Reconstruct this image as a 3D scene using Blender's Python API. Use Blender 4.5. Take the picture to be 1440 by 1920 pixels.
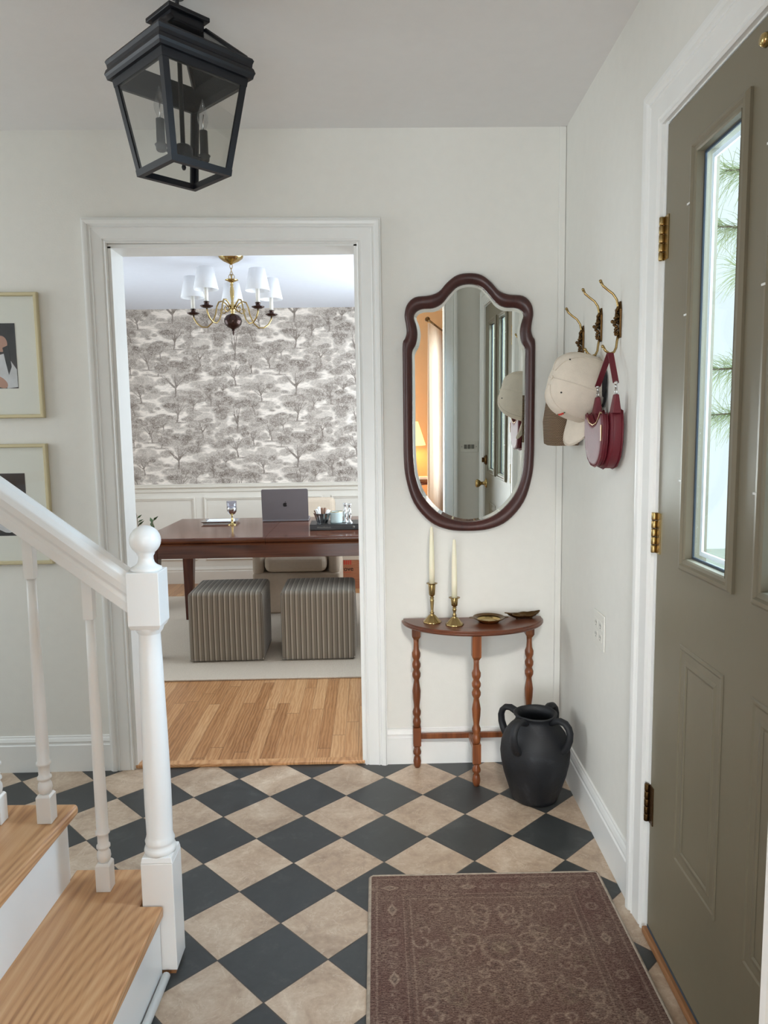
import bpy, bmesh, math, random
import numpy as np
from mathutils import Matrix, Vector
PI = math.pi
random.seed(7)
for o in list(bpy.data.objects): bpy.data.objects.remove(o)
S = bpy.context.scene
COL = S.collection

# ------------------------------------------------------------------ measured places
H = 1.335                                   # camera height
D, RX, CZ, CZ2, D2 = 2.847, 0.7474, 2.4406, 2.385, 6.45
SL = 0.02814                                # slant of the entry-door wall
XL, XR, ZT, CW = -0.960, -0.0354, 2.033, 0.0887
YF = 0.755                                  # face of the partition beside the camera
TREAD1 = 0.185

# ------------------------------------------------------------------ camera
def make_camera():
    yaw, pitch, roll = 0.01844, 0.11037, -0.01425
    cy, sy = math.cos(yaw), math.sin(yaw)
    f = Vector((sy*math.cos(pitch), cy*math.cos(pitch), -math.sin(pitch)))
    r = Vector((cy, -sy, 0)); u = r.cross(f)
    c, s = math.cos(roll), math.sin(roll)
    r2 = c*r + s*u; u2 = -s*r + c*u
    cam = bpy.data.cameras.new('camera'); o = bpy.data.objects.new('camera', cam); COL.objects.link(o)
    o.matrix_world = Matrix(((r2.x, u2.x, -f.x, 0), (r2.y, u2.y, -f.y, 0), (r2.z, u2.z, -f.z, H), (0, 0, 0, 1)))
    cam.sensor_fit = 'VERTICAL'; cam.sensor_height = 36; cam.lens = 1381.0/1920*36
    cam.clip_start = 0.02; cam.clip_end = 200
    S.camera = o
make_camera()

# ------------------------------------------------------------------ world, daylight, exposure
S.view_settings.view_transform = 'Standard'
S.view_settings.look = 'None'
S.view_settings.gamma = 1
S.view_settings.use_curve_mapping = False
S.view_settings.exposure = 0.0
w = bpy.data.worlds.new('world'); S.world = w; w.use_nodes = True
bg = w.node_tree.nodes['Background']
bg.inputs[0].default_value = (0.80, 0.93, 0.95, 1); bg.inputs[1].default_value = 1.2

def area(name, loc, aim, sx, sy, power, color=(1, 1, 1), spread=180):
    l = bpy.data.lights.new(name, 'AREA'); l.shape = 'RECTANGLE'; l.size = sx; l.size_y = sy
    l.energy = power; l.color = color; l.spread = math.radians(spread)
    o = bpy.data.objects.new(name, l); COL.objects.link(o); o.location = loc
    o.rotation_euler = (Vector(aim) - Vector(loc)).to_track_quat('-Z', 'Y').to_euler()
    return o
DAY = (0.84, 0.92, 1.0)
NEU = (0.95, 0.975, 1.0)
area('daylight_hall_window', (-3.42, 2.05, 1.55), (0, 2.05, 1.55), 1.2, 1.5, 32, NEU)
area('daylight_dining_front', (0.95, 4.75, 1.5), (-1, 4.75, 1.5), 1.7, 1.4, 84, DAY)
area('daylight_dining_side', (-2.74, 4.59, 1.5), (0, 4.59, 1.5), 1.2, 1.4, 28, DAY)
area('daylight_living_back', (-0.65, -1.90, 0.75), (-0.65, 3, 0.75), 1.5, 1.3, 78, NEU)
area('daylight_living_front', (0.80, -0.75, 1.4), (-1, -0.75, 1.4), 0.9, 1.4, 9, NEU)
area('daylight_porch', (1.60, 1.75, 1.9), (-0.5, 1.75, 0.9), 1.3, 1.3, 260, (0.60, 0.80, 1.0))
area('added_low_wall_fill', (0.34, 0.10, 2.38), (0.52, 2.85, 0.15), 0.4, 0.4, 7.2, (1.0, 0.975, 0.94), 52)  # added fill with no fixture, brightens the lower back wall and floor

# ------------------------------------------------------------------ node helper
class G:
    def __init__(s, name):
        s.m = bpy.data.materials.new(name); s.m.use_nodes = True
        s.t = s.m.node_tree; s.b = s.t.nodes['Principled BSDF']
        s._c = None
    def n(s, typ, ins=None, **p):
        nd = s.t.nodes.new('ShaderNode'+typ)
        for k, v in p.items(): setattr(nd, k, v)
        for k, v in (ins or {}).items(): s.put(nd.inputs[k], v)
        return nd
    def put(s, sock, v):
        if isinstance(v, bpy.types.NodeSocket): s.t.links.new(v, sock)
        else:
            try: sock.default_value = v
            except Exception: sock.default_value = (*v, 1)
    def obj(s):
        if not s._c: s._c = s.n('TexCoord').outputs['Object']
        return s._c
    def map(s, v, scale=(1, 1, 1), rot=(0, 0, 0), loc=(0, 0, 0)):
        return s.n('Mapping', {'Vector': v, 'Scale': scale, 'Rotation': rot, 'Location': loc}).outputs[0]
    def math(s, op, a, b=0.0, c=0.0):
        nd = s.n('Math', {0: a, 1: b}, operation=op)
        if op in ('MULTIPLY_ADD', 'SMOOTH_MIN'): s.put(nd.inputs[2], c)
        return nd.outputs[0]
    def noise(s, v, scale=5, detail=3, rough=0.5, dist=0.0, out=0):
        return s.n('TexNoise', {'Vector': v, 'Scale': scale, 'Detail': detail, 'Roughness': rough, 'Distortion': dist}).outputs[out]
    def vor(s, v, scale=5, out='Distance', **k):
        return s.n('TexVoronoi', {'Vector': v, 'Scale': scale}, **k).outputs[out]
    def wave(s, v, scale=5, dist=0, detail=2, dscale=1, **k):
        return s.n('TexWave', {'Vector': v, 'Scale': scale, 'Distortion': dist, 'Detail': detail, 'Detail Scale': dscale}, **k).outputs['Fac']
    def ramp(s, f, stops, interp='LINEAR'):
        nd = s.n('ValToRGB', {0: f}); e = nd.color_ramp.elements; nd.color_ramp.interpolation = interp
        while len(e) < len(stops): e.new(0.5)
        for el, (p, c) in zip(e, stops):
            el.position = p; el.color = (*c, 1) if not isinstance(c, (int, float)) else (c, c, c, 1)
        return nd.outputs[0]
    def mix(s, f, a, b, mode='MIX'):
        nd = s.n('Mix', data_type='RGBA', blend_type=mode)
        s.put(nd.inputs[0], f); s.put(nd.inputs[6], a); s.put(nd.inputs[7], b)
        return nd.outputs[2]
    def sep(s, v): return s.n('SeparateXYZ', {0: v}).outputs
    def set(s, **k):
        for a, v in k.items(): s.put(s.b.inputs[a.replace('_', ' ')], v)
        return s
    def bump(s, h, strength=0.3, dist=0.01):
        s.put(s.b.inputs['Normal'], s.n('Bump', {'Height': h, 'Strength': strength, 'Distance': dist}).outputs[0]); return s

def c3(r, g, b):        # sRGB 0-255 to linear
    return tuple(((v/255+0.055)/1.055)**2.4 if v > 10 else v/255/12.92 for v in (r, g, b))
def plain(name, col, rough=0.5, metal=0.0, bump=0.0, bscale=60, var=0.06, **k):
    g = G(name); o = g.obj()
    nz = g.noise(o, bscale*0.12, 4)
    c2 = tuple(min(1, v*(1+var)) for v in col); c1 = tuple(v*(1-var) for v in col)
    g.set(Base_Color=g.ramp(nz, [(0.3, c1), (0.7, c2)]), Roughness=rough, Metallic=metal, **k)
    if bump: g.bump(g.noise(o, bscale, 4), bump, 0.004)
    return g.m

MT = {}
MT['wall'] = plain('wall_paint', c3(228, 226, 219), 0.62, bump=0.08, bscale=220, var=0.012)
MT['ceiling'] = plain('ceiling_paint', c3(228, 226, 224), 0.8, bump=0.08, bscale=200, var=0.01)
MT['dceiling'] = plain('dining_ceiling_paint', c3(226, 229, 238), 0.8, bump=0.05, bscale=200, var=0.01)
MT['trim'] = plain('trim_paint', c3(234, 234, 231), 0.35, bump=0.04, bscale=120, var=0.012)
MT['panel'] = plain('wainscot_paint', c3(222, 214, 202), 0.42, bump=0.04, bscale=120, var=0.012)
MT['peach'] = plain('living_wall_lamp_tint', c3(238, 205, 165), 0.6, bump=0.05, bscale=200, var=0.01)  # white wall, with the table lamp's warm light put into its colour
MT['white'] = plain('white_gloss_paint', c3(236, 235, 232), 0.28, bump=0.05, bscale=60, var=0.012)
MT['door'] = plain('door_paint', c3(122, 114, 95), 0.4, bump=0.08, bscale=26, var=0.02)
MT['black'] = plain('black_metal', c3(13, 14, 22), 0.45, 0.1, var=0.05)
MT['darksleeve'] = plain('dark_sleeve', c3(46, 44, 44), 0.55)
MT['brass'] = plain('aged_brass', c3(166, 142, 96), 0.26, 1.0, var=0.12, bscale=90)
MT['brassbright'] = plain('polished_brass', c3(190, 166, 112), 0.17, 1.0, var=0.08, bscale=90)
MT['brassdark'] = plain('dark_brass', c3(96, 72, 44), 0.34, 1.0, var=0.2, bscale=300, bump=0.3)
MT['bronze'] = plain('dark_bronze', c3(58, 38, 32), 0.22, 0.6)
MT['silver'] = plain('silver', c3(205, 205, 205), 0.18, 1.0)
MT['candle'] = plain('ivory_wax', c3(240, 232, 205), 0.45, var=0.02, Subsurface_Weight=0.1)
MT['shade'] = plain('white_shade_fabric', c3(240, 240, 242), 0.8, var=0.01, bump=0.05, bscale=500)
MT['sleeve'] = plain('cream_sleeve', c3(240, 235, 225), 0.5)
MT['paper'] = plain('white_paper', c3(238, 238, 236), 0.8)
MT['mat'] = plain('mat_board', c3(236, 228, 214), 0.8, var=0.01)
MT['goldframe'] = plain('pale_gold_frame', c3(208, 196, 160), 0.35, 0.35, var=0.04)
MT['slate'] = plain('laptop_metal', c3(118, 112, 114), 0.45, 0.3, var=0.02)
MT['ink'] = plain('black_ink', c3(18, 16, 16), 0.4)
MT['bookcover'] = plain('black_book_cover', c3(26, 24, 26), 0.35)
MT['red'] = plain('red_ink', c3(190, 52, 36), 0.6)
MT['upholstery'] = plain('cream_upholstery', c3(196, 178, 158), 0.9, bump=0.25, bscale=420, var=0.03)
MT['leather'] = plain('burgundy_leather', c3(98, 18, 32), 0.52, bump=0.12, bscale=180, var=0.08)
MT['zip'] = plain('zip_metal', c3(190, 160, 120), 0.3, 1.0)
MT['capcloth'] = plain('stone_cotton_twill', c3(214, 202, 186), 0.9, bump=0.3, bscale=380, var=0.04)
MT['darkcloth'] = plain('black_cotton', c3(26, 24, 26), 0.9, bump=0.2, bscale=300)
MT['leaf'] = plain('leaf_green', c3(72, 92, 58), 0.45, var=0.25, bscale=40)
MT['needle'] = plain('pine_needle', c3(190, 205, 150), 0.6, var=0.2)
MT['bark'] = plain('bark', c3(96, 78, 60), 0.9, bump=0.5)
MT['soil'] = plain('soil', c3(50, 38, 30), 0.95, bump=0.6)
MT['plate'] = plain('plastic_plate', c3(228, 226, 218), 0.35, var=0.01)
MT['steelplate'] = plain('brushed_plate', c3(200, 196, 184), 0.4, 0.3)
MT['slot'] = plain('dark_slot', c3(26, 25, 24), 0.6)
MT['grey'] = plain('pot_grey', c3(120, 118, 112), 0.7, bump=0.2)
MT['skin'] = plain('photo_skin', c3(190, 140, 118), 0.35)
MT['photodark'] = plain('photo_dark', c3(52, 36, 34), 0.35, var=0.25, bscale=120)
MT['photohair'] = plain('photo_hair', c3(30, 20, 20), 0.35, var=0.3, bscale=200)
MT['photowhite'] = plain('photo_white', c3(214, 208, 206), 0.35, var=0.12, bscale=160)
MT['basketglaze'] = plain('aqua_ribbed_glass', c3(205, 222, 222), 0.15, var=0.03)
MT['cigar'] = plain('brown_wrap', c3(120, 88, 70), 0.8, var=0.3, bscale=200)
MT['lawn'] = plain('frosty_lawn', c3(205, 215, 200), 0.9, var=0.05)
MT['curtain'] = plain('curtain_linen', c3(240, 215, 195), 0.85, var=0.02, bump=0.1, bscale=300)
MT['gasket'] = plain('grey_gasket', c3(60, 72, 84), 0.5)
MT['stain'] = plain('wood_tan', c3(150, 104, 66), 0.5, bump=0.1)

def glass_mat(name, tint=(1, 1, 1), refl=0.12):
    g = G(name); g.t.nodes.remove(g.b)
    tr = g.n('BsdfTransparent', {'Color': (*tint, 1)}); gl = g.n('BsdfGlossy', {'Color': (1, 1, 1, 1), 'Roughness': 0.02})
    lw = g.n('LayerWeight', {'Blend': 0.5}).outputs['Facing']
    f = g.math('ADD', g.math('MULTIPLY', g.math('POWER', lw, 4.0), 0.35), refl*0.16)
    mx = g.n('MixShader', {0: f, 1: tr.outputs[0], 2: gl.outputs[0]})
    g.t.links.new(mx.outputs[0], g.t.nodes['Material Output'].inputs[0])
    return g.m
MT['pane'] = glass_mat('window_glass', (0.97, 0.99, 1.0))
MT['lglass'] = glass_mat('lantern_glass', (0.93, 0.93, 0.92), 0.14)
MT['bulb'] = glass_mat('bulb_glass', (0.94, 0.95, 0.96), 0.5)
MT['goblet'] = glass_mat('goblet_glass', (0.8, 0.8, 0.85), 0.4)
def _mirror():
    g = G('mirror_glass'); g.set(Base_Color=(0.86, 0.88, 0.84, 1), Metallic=1.0, Roughness=0.0); return g.m
MT['mirror'] = _mirror()

def wood(name, dark, mid, light, axis='x', scale=1.0, rough=0.4, bump=0.08, rings=16, contrast=0.35, wide=5.0):
    g = G(name); o = g.obj()
    st = {'x': (0.14, 1, 1), 'y': (1, 0.14, 1), 'z': (1, 1, 0.14)}[axis]
    n = g.noise(g.map(o, tuple(a*scale for a in st)), wide, 1, 0.4, 0.25)
    rg = g.math('ADD', g.math('MULTIPLY', g.math('SINE', g.math('MULTIPLY', n, rings*6.0)), 0.5), 0.5)
    st2 = {'x': (1.2, 45, 45), 'y': (45, 1.2, 45), 'z': (45, 45, 1.2)}[axis]
    fine = g.noise(g.map(o, tuple(a*scale for a in st2)), 2.2, 5, 0.65)
    tone = g.noise(g.map(o, tuple(a*scale for a in st)), 2.0, 3)
    f = g.math('ADD', g.math('MULTIPLY', rg, contrast), g.math('MULTIPLY', fine, 0.75-contrast)); f = g.math('ADD', f, g.math('MULTIPLY', tone, 0.25))
    g.set(Base_Color=g.ramp(f, [(0.22, dark), (0.48, mid), (0.76, light)]), Roughness=rough)
    g.bump(f, bump, 0.002)
    return g.m
MT['oaktread'] = wood('oak_tread', c3(138, 92, 58), c3(196, 146, 100), c3(216, 172, 128), 'y', 1.0, 0.33, 0.12, 90, 0.19, 2.6)
MT['cherry'] = wood('console_wood', c3(78, 40, 20), c3(118, 64, 34), c3(148, 90, 50), 'z', 1.4, 0.3, 0.1, 8, 0.2)
MT['cherrytop'] = wood('console_top_wood', c3(66, 34, 22), c3(96, 52, 33), c3(116, 68, 44), 'x', 1.4, 0.3, 0.05, 8, 0.15)
MT['mahog'] = wood('mirror_frame_wood', c3(44, 20, 18), c3(62, 29, 25), c3(78, 38, 31), 'z', 1.2, 0.38, 0.05, 6, 0.12)
MT['tablewood'] = wood('dining_table_wood', c3(62, 31, 20), c3(96, 54, 36), c3(120, 74, 50), 'x', 0.9, 0.13, 0.02, 9, 0.2)
MT['tableleg'] = wood('dining_table_leg_wood', c3(50, 22, 16), c3(78, 36, 24), c3(98, 50, 34), 'z', 1.0, 0.25, 0.03, 8, 0.15)

def tile_floor():
    g = G('checker_tile'); x, y, z = g.sep(g.obj())
    gx, gy, d, a = -0.52486, 2.73485, 0.281685, -0.0242
    px = g.math('SUBTRACT', x, gx); py = g.math('SUBTRACT', y, gy)
    u0 = g.math('ADD', g.math('MULTIPLY', px, math.cos(a)/d), g.math('MULTIPLY', py, math.sin(a)/d))
    v0 = g.math('ADD', g.math('MULTIPLY', px, -math.sin(a)/d), g.math('MULTIPLY', py, math.cos(a)/d))
    u = g.math('ADD', g.math('ADD', u0, v0), 100.0); v = g.math('ADD', g.math('SUBTRACT', u0, v0), 100.0)
    fu, fv = g.math('FLOOR', u), g.math('FLOOR', v)
    par = g.math('MODULO', g.math('ADD', fu, fv), 2.0)       # 0 light, 1 dark
    cu = g.math('ABSOLUTE', g.math('SUBTRACT', g.math('FRACT', u), 0.5)); cv = g.math('ABSOLUTE', g.math('SUBTRACT', g.math('FRACT', v), 0.5))
    edge = g.math('MAXIMUM', cu, cv)
    grout = g.ramp(edge, [(0.4915, 0.0), (0.4945, 1.0)])
    cell = g.n('CombineXYZ', {0: fu, 1: fv, 2: 0.0}).outputs[0]
    rnd = g.n('TexWhiteNoise', {'Vector': cell}).outputs[1]
    off = g.n('VectorMath', {0: g.obj(), 1: rnd}, operation='ADD').outputs[0]
    nz = g.noise(off, 9, 6, 0.65, 0.7); fine = g.noise(off, 70, 4, 0.6)
    mot = g.math('ADD', g.math('MULTIPLY', nz, 0.75), g.math('MULTIPLY', fine, 0.25))
    lt = g.ramp(mot, [(0.3, c3(150, 128, 108)), (0.48, c3(180, 158, 136)), (0.6, c3(196, 177, 156)), (0.74, c3(216, 202, 184))])
    dk = g.ramp(mot, [(0.3, c3(46, 48, 48)), (0.55, c3(59, 61, 61)), (0.75, c3(84, 85, 84))])
    vein = g.ramp(g.noise(off, 14, 5, 0.6, 2.5), [(0.57, 0.0), (0.6, 0.55), (0.63, 0.0)])
    lt = g.mix(g.math('MULTIPLY', vein, 0.5), lt, (*c3(226, 214, 196), 1))
    col = g.mix(par, lt, dk)
    tone = g.ramp(g.n('TexWhiteNoise', {'Vector': cell}).outputs[0], [(0, 0.9), (1, 1.08)])
    col = g.mix(1.0, col, tone, 'MULTIPLY')
    col = g.mix(grout, col, (*c3(74, 66, 60), 1))
    g.set(Base_Color=col, Roughness=g.ramp(mot, [(0.3, 0.3), (0.7, 0.46)]))
    g.bump(g.math('SUBTRACT', g.math('MULTIPLY', mot, 0.25), grout), 0.35, 0.0015)
    return g.m
MT['tiles'] = tile_floor()

def plank_floor(name, wdt=0.057, ln=0.85, alongy=True, cols=None):
    g = G(name); x, y, z = g.sep(g.obj())
    if not alongy: x, y = y, x
    i = g.math('FLOOR', g.math('DIVIDE', g.math('ADD', x, 50.0), wdt))
    r1 = g.n('TexWhiteNoise', {'Vector': g.n('CombineXYZ', {0: i, 1: 3.0, 2: 0.0}).outputs[0]}).outputs[0]
    yy = g.math('ADD', g.math('DIVIDE', g.math('ADD', y, 50.0), ln), g.math('MULTIPLY', r1, 7.3))
    j = g.math('FLOOR', yy)
    cell = g.n('CombineXYZ', {0: i, 1: j, 2: 0.0}).outputs[0]
    wn = g.n('TexWhiteNoise', {'Vector': cell}); r = wn.outputs[0]
    ex = g.math('ABSOLUTE', g.math('SUBTRACT', g.math('FRACT', g.math('DIVIDE', g.math('ADD', x, 50.0), wdt)), 0.5))
    ey = g.math('ABSOLUTE', g.math('SUBTRACT', g.math('FRACT', yy), 0.5))
    gap = g.math('MAXIMUM', g.ramp(ex, [(0.48, 0.0), (0.497, 1.0)]), g.ramp(ey, [(0.4985, 0.0), (0.4995, 1.0)]))
    off = g.n('VectorMath', {0: g.obj(), 1: g.n('VectorMath', {0: wn.outputs[1], 3: 9.0}, operation='SCALE').outputs[0]}, operation='ADD').outputs[0]
    grain = g.noise(g.map(off, (38, 2.2, 1) if alongy else (2.2, 38, 1)), 1.5, 5, 0.6, 0.6)
    cath = g.wave(g.map(off, (1, 0.16, 1) if alongy else (0.16, 1, 1)), 22, 6, 2, 2.0)
    f = g.math('ADD', g.math('MULTIPLY', grain, 0.5), g.math('MULTIPLY', cath, 0.18)); f = g.math('ADD', f, g.math('MULTIPLY', r, 0.32))
    cols = cols or [c3(146, 100, 62), c3(184, 134, 90), c3(212, 168, 122)]
    col = g.ramp(f, [(0.2, cols[0]), (0.48, cols[1]), (0.8, cols[2])])
    col = g.mix(g.math('MULTIPLY', gap, 0.75), col, (*c3(70, 44, 28), 1))
    g.set(Base_Color=col, Roughness=0.32); g.bump(g.math('SUBTRACT', g.math('MULTIPLY', grain, 0.2), gap), 0.25, 0.001)
    return g.m
MT['planks'] = plank_floor('oak_planks')

def stripes(name, comp):
    g = G(name); s3 = g.sep(g.obj()); x = s3[comp]
    t = g.math('FRACT', g.math('DIVIDE', g.math('ADD', x, 10.0), 0.030))
    base = g.ramp(t, [(0.0, c3(86, 74, 60)), (0.18, c3(86, 74, 60)), (0.22, c3(222, 212, 194)), (0.27, c3(222, 212, 194)), (0.31, c3(104, 96, 86)),
                      (0.40, c3(104, 96, 86)), (0.44, c3(176, 164, 144)), (0.50, c3(176, 164, 144)), (0.54, c3(86, 74, 60)), (0.7, c3(122, 112, 100)), (0.85, c3(122, 112, 100)), (1.0, c3(86, 74, 60))])
    wv = g.noise(g.obj(), 420, 2)
    g.set(Base_Color=g.mix(0.12, base, g.mix(wv, (*c3(70, 62, 54), 1), (*c3(190, 180, 166), 1))), Roughness=0.85, Sheen_Weight=0.2)
    g.bump(wv, 0.25, 0.001); return g.m
MT['stripe_x'] = stripes('striped_fabric_front', 0); MT['stripe_y'] = stripes('striped_fabric_side', 1)

def dining_rug_mat():
    g = G('ribbed_rug'); o = g.obj()
    wv = g.wave(g.map(o, (1, 1, 1)), 52, 0.6, 1, 1.0, bands_direction='Y'); w2 = g.wave(o, 40, 1, 1, 1, bands_direction='X')
    f = g.math('ADD', g.math('MULTIPLY', wv, 0.5), g.math('MULTIPLY', g.noise(o, 220, 3), 0.5))
    g.set(Base_Color=g.ramp(f, [(0.25, c3(176, 160, 142)), (0.75, c3(222, 210, 194))]), Roughness=0.95)
    g.bump(g.math('MULTIPLY', f, w2), 0.5, 0.003); return g.m
MT['drug'] = dining_rug_mat()

def painted(name, rough, extra=None):      # colour drawn point by point on a fine mesh plus weave or grain
    g = G(name); a = g.n('Attribute', attribute_name='pattern').outputs[0]
    return g, a
def hall_rug_mat():
    g, a = painted('hall_rug', 0.95); o = g.obj()
    n1 = g.noise(g.map(o, (45, 210, 1)), 1.5, 4, 0.8); n2 = g.noise(g.map(o, (170, 420, 1)), 1.2, 3, 0.8)
    n = g.math('ADD', g.math('MULTIPLY', n1, 0.5), g.math('MULTIPLY', n2, 0.5))
    f = g.ramp(n, [(0.44, 0.0), (0.58, 1.0)])
    wear = g.ramp(g.noise(o, 6, 4), [(0.35, 0.30), (0.7, 0.72)])
    dk = g.mix(1.0, a, (0.34, 0.26, 0.25, 1), 'MULTIPLY')
    lt = g.mix(wear, a, (*c3(160, 140, 122), 1))
    g.set(Base_Color=g.mix(f, dk, lt), Roughness=0.95); g.bump(n, 0.6, 0.002); return g.m
MT['hallrug'] = hall_rug_mat()
MT['binding'] = plain('rug_binding', c3(176, 162, 146), 0.95, bump=0.8, bscale=500, var=0.2)
def wallpaper_mat():
    g, a = painted('toile_wallpaper', 0.7); o = g.obj()
    mask = g.sep(a)[0]; line = g.sep(a)[1]
    n = g.noise(g.map(o, (1, 1, 1.5)), 78, 4, 0.8, 1.4)
    n2 = g.noise(o, 30, 3, 0.6, 0.6)
    leaf = g.math('MULTIPLY', mask, g.ramp(n, [(0.36, 0.28), (0.52, 1.0)]))
    ground = g.ramp(g.noise(g.map(o, (1, 1, 6)), 26, 4, 0.7, 0.5), [(0.5, 0.0), (0.62, 0.35)])
    f = g.math('MAXIMUM', g.math('MAXIMUM', leaf, ground), line)
    f = g.math('MULTIPLY', f, g.ramp(n2, [(0.3, 0.75), (0.6, 1.0)]))
    g.set(Base_Color=g.mix(f, (*c3(236, 224, 212), 1), (*c3(100, 86, 76), 1)), Roughness=0.75); return g.m
MT['toile'] = wallpaper_mat()
def straw_mat():
    g = G('woven_straw'); o = g.obj()
    a = g.wave(o, 62, 1.2, 1, bands_direction='Z'); b = g.wave(o, 80, 1.2, 1, bands_direction='DIAGONAL')
    f = g.math('MULTIPLY', g.math('ADD', g.math('MULTIPLY', a, 0.7), 0.2), g.math('ADD', g.math('MULTIPLY', b, 0.6), 0.4))
    g.set(Base_Color=g.ramp(f, [(0.1, c3(66, 48, 36)), (0.7, c3(176, 148, 118))]), Roughness=0.9); g.bump(f, 0.9, 0.004); return g.m
MT['straw'] = straw_mat()
def jar_mat():
    g = G('matte_black_clay'); o = g.obj()
    sm = g.noise(o, 7, 5, 0.6, 1.2); sp = g.noise(g.map(o, (1, 1, 3)), 38, 4, 0.7)
    col = g.ramp(sm, [(0.35, c3(13, 14, 18)), (0.56, c3(19, 21, 26)), (0.70, c3(46, 47, 52))])
    col = g.mix(g.ramp(sp, [(0.68, 0.0), (0.76, 0.5)]), col, (*c3(120, 118, 116), 1))
    g.set(Base_Color=col, Roughness=0.6); g.bump(g.math('ADD', sm, g.math('MULTIPLY', sp, 0.4)), 0.35, 0.006); return g.m
MT['clay'] = jar_mat()
def card_mat():
    g = G('cardboard'); g.set(Base_Color=g.ramp(g.noise(g.map(g.obj(), (3, 3, 60)), 4, 3), [(0.3, c3(150, 92, 62)), (0.7, c3(172, 112, 78))]), Roughness=0.85); return g.m
MT['card'] = card_mat()
def lampshade_mat():
    g = G('glowing_lampshade'); g.set(Base_Color=(*c3(250, 225, 180), 1), Roughness=0.8)
    g.put(g.b.inputs['Emission Color'], (1.0, 0.62, 0.25, 1)); g.put(g.b.inputs['Emission Strength'], 1.6); return g.m
MT['lampshade'] = lampshade_mat()

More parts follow.
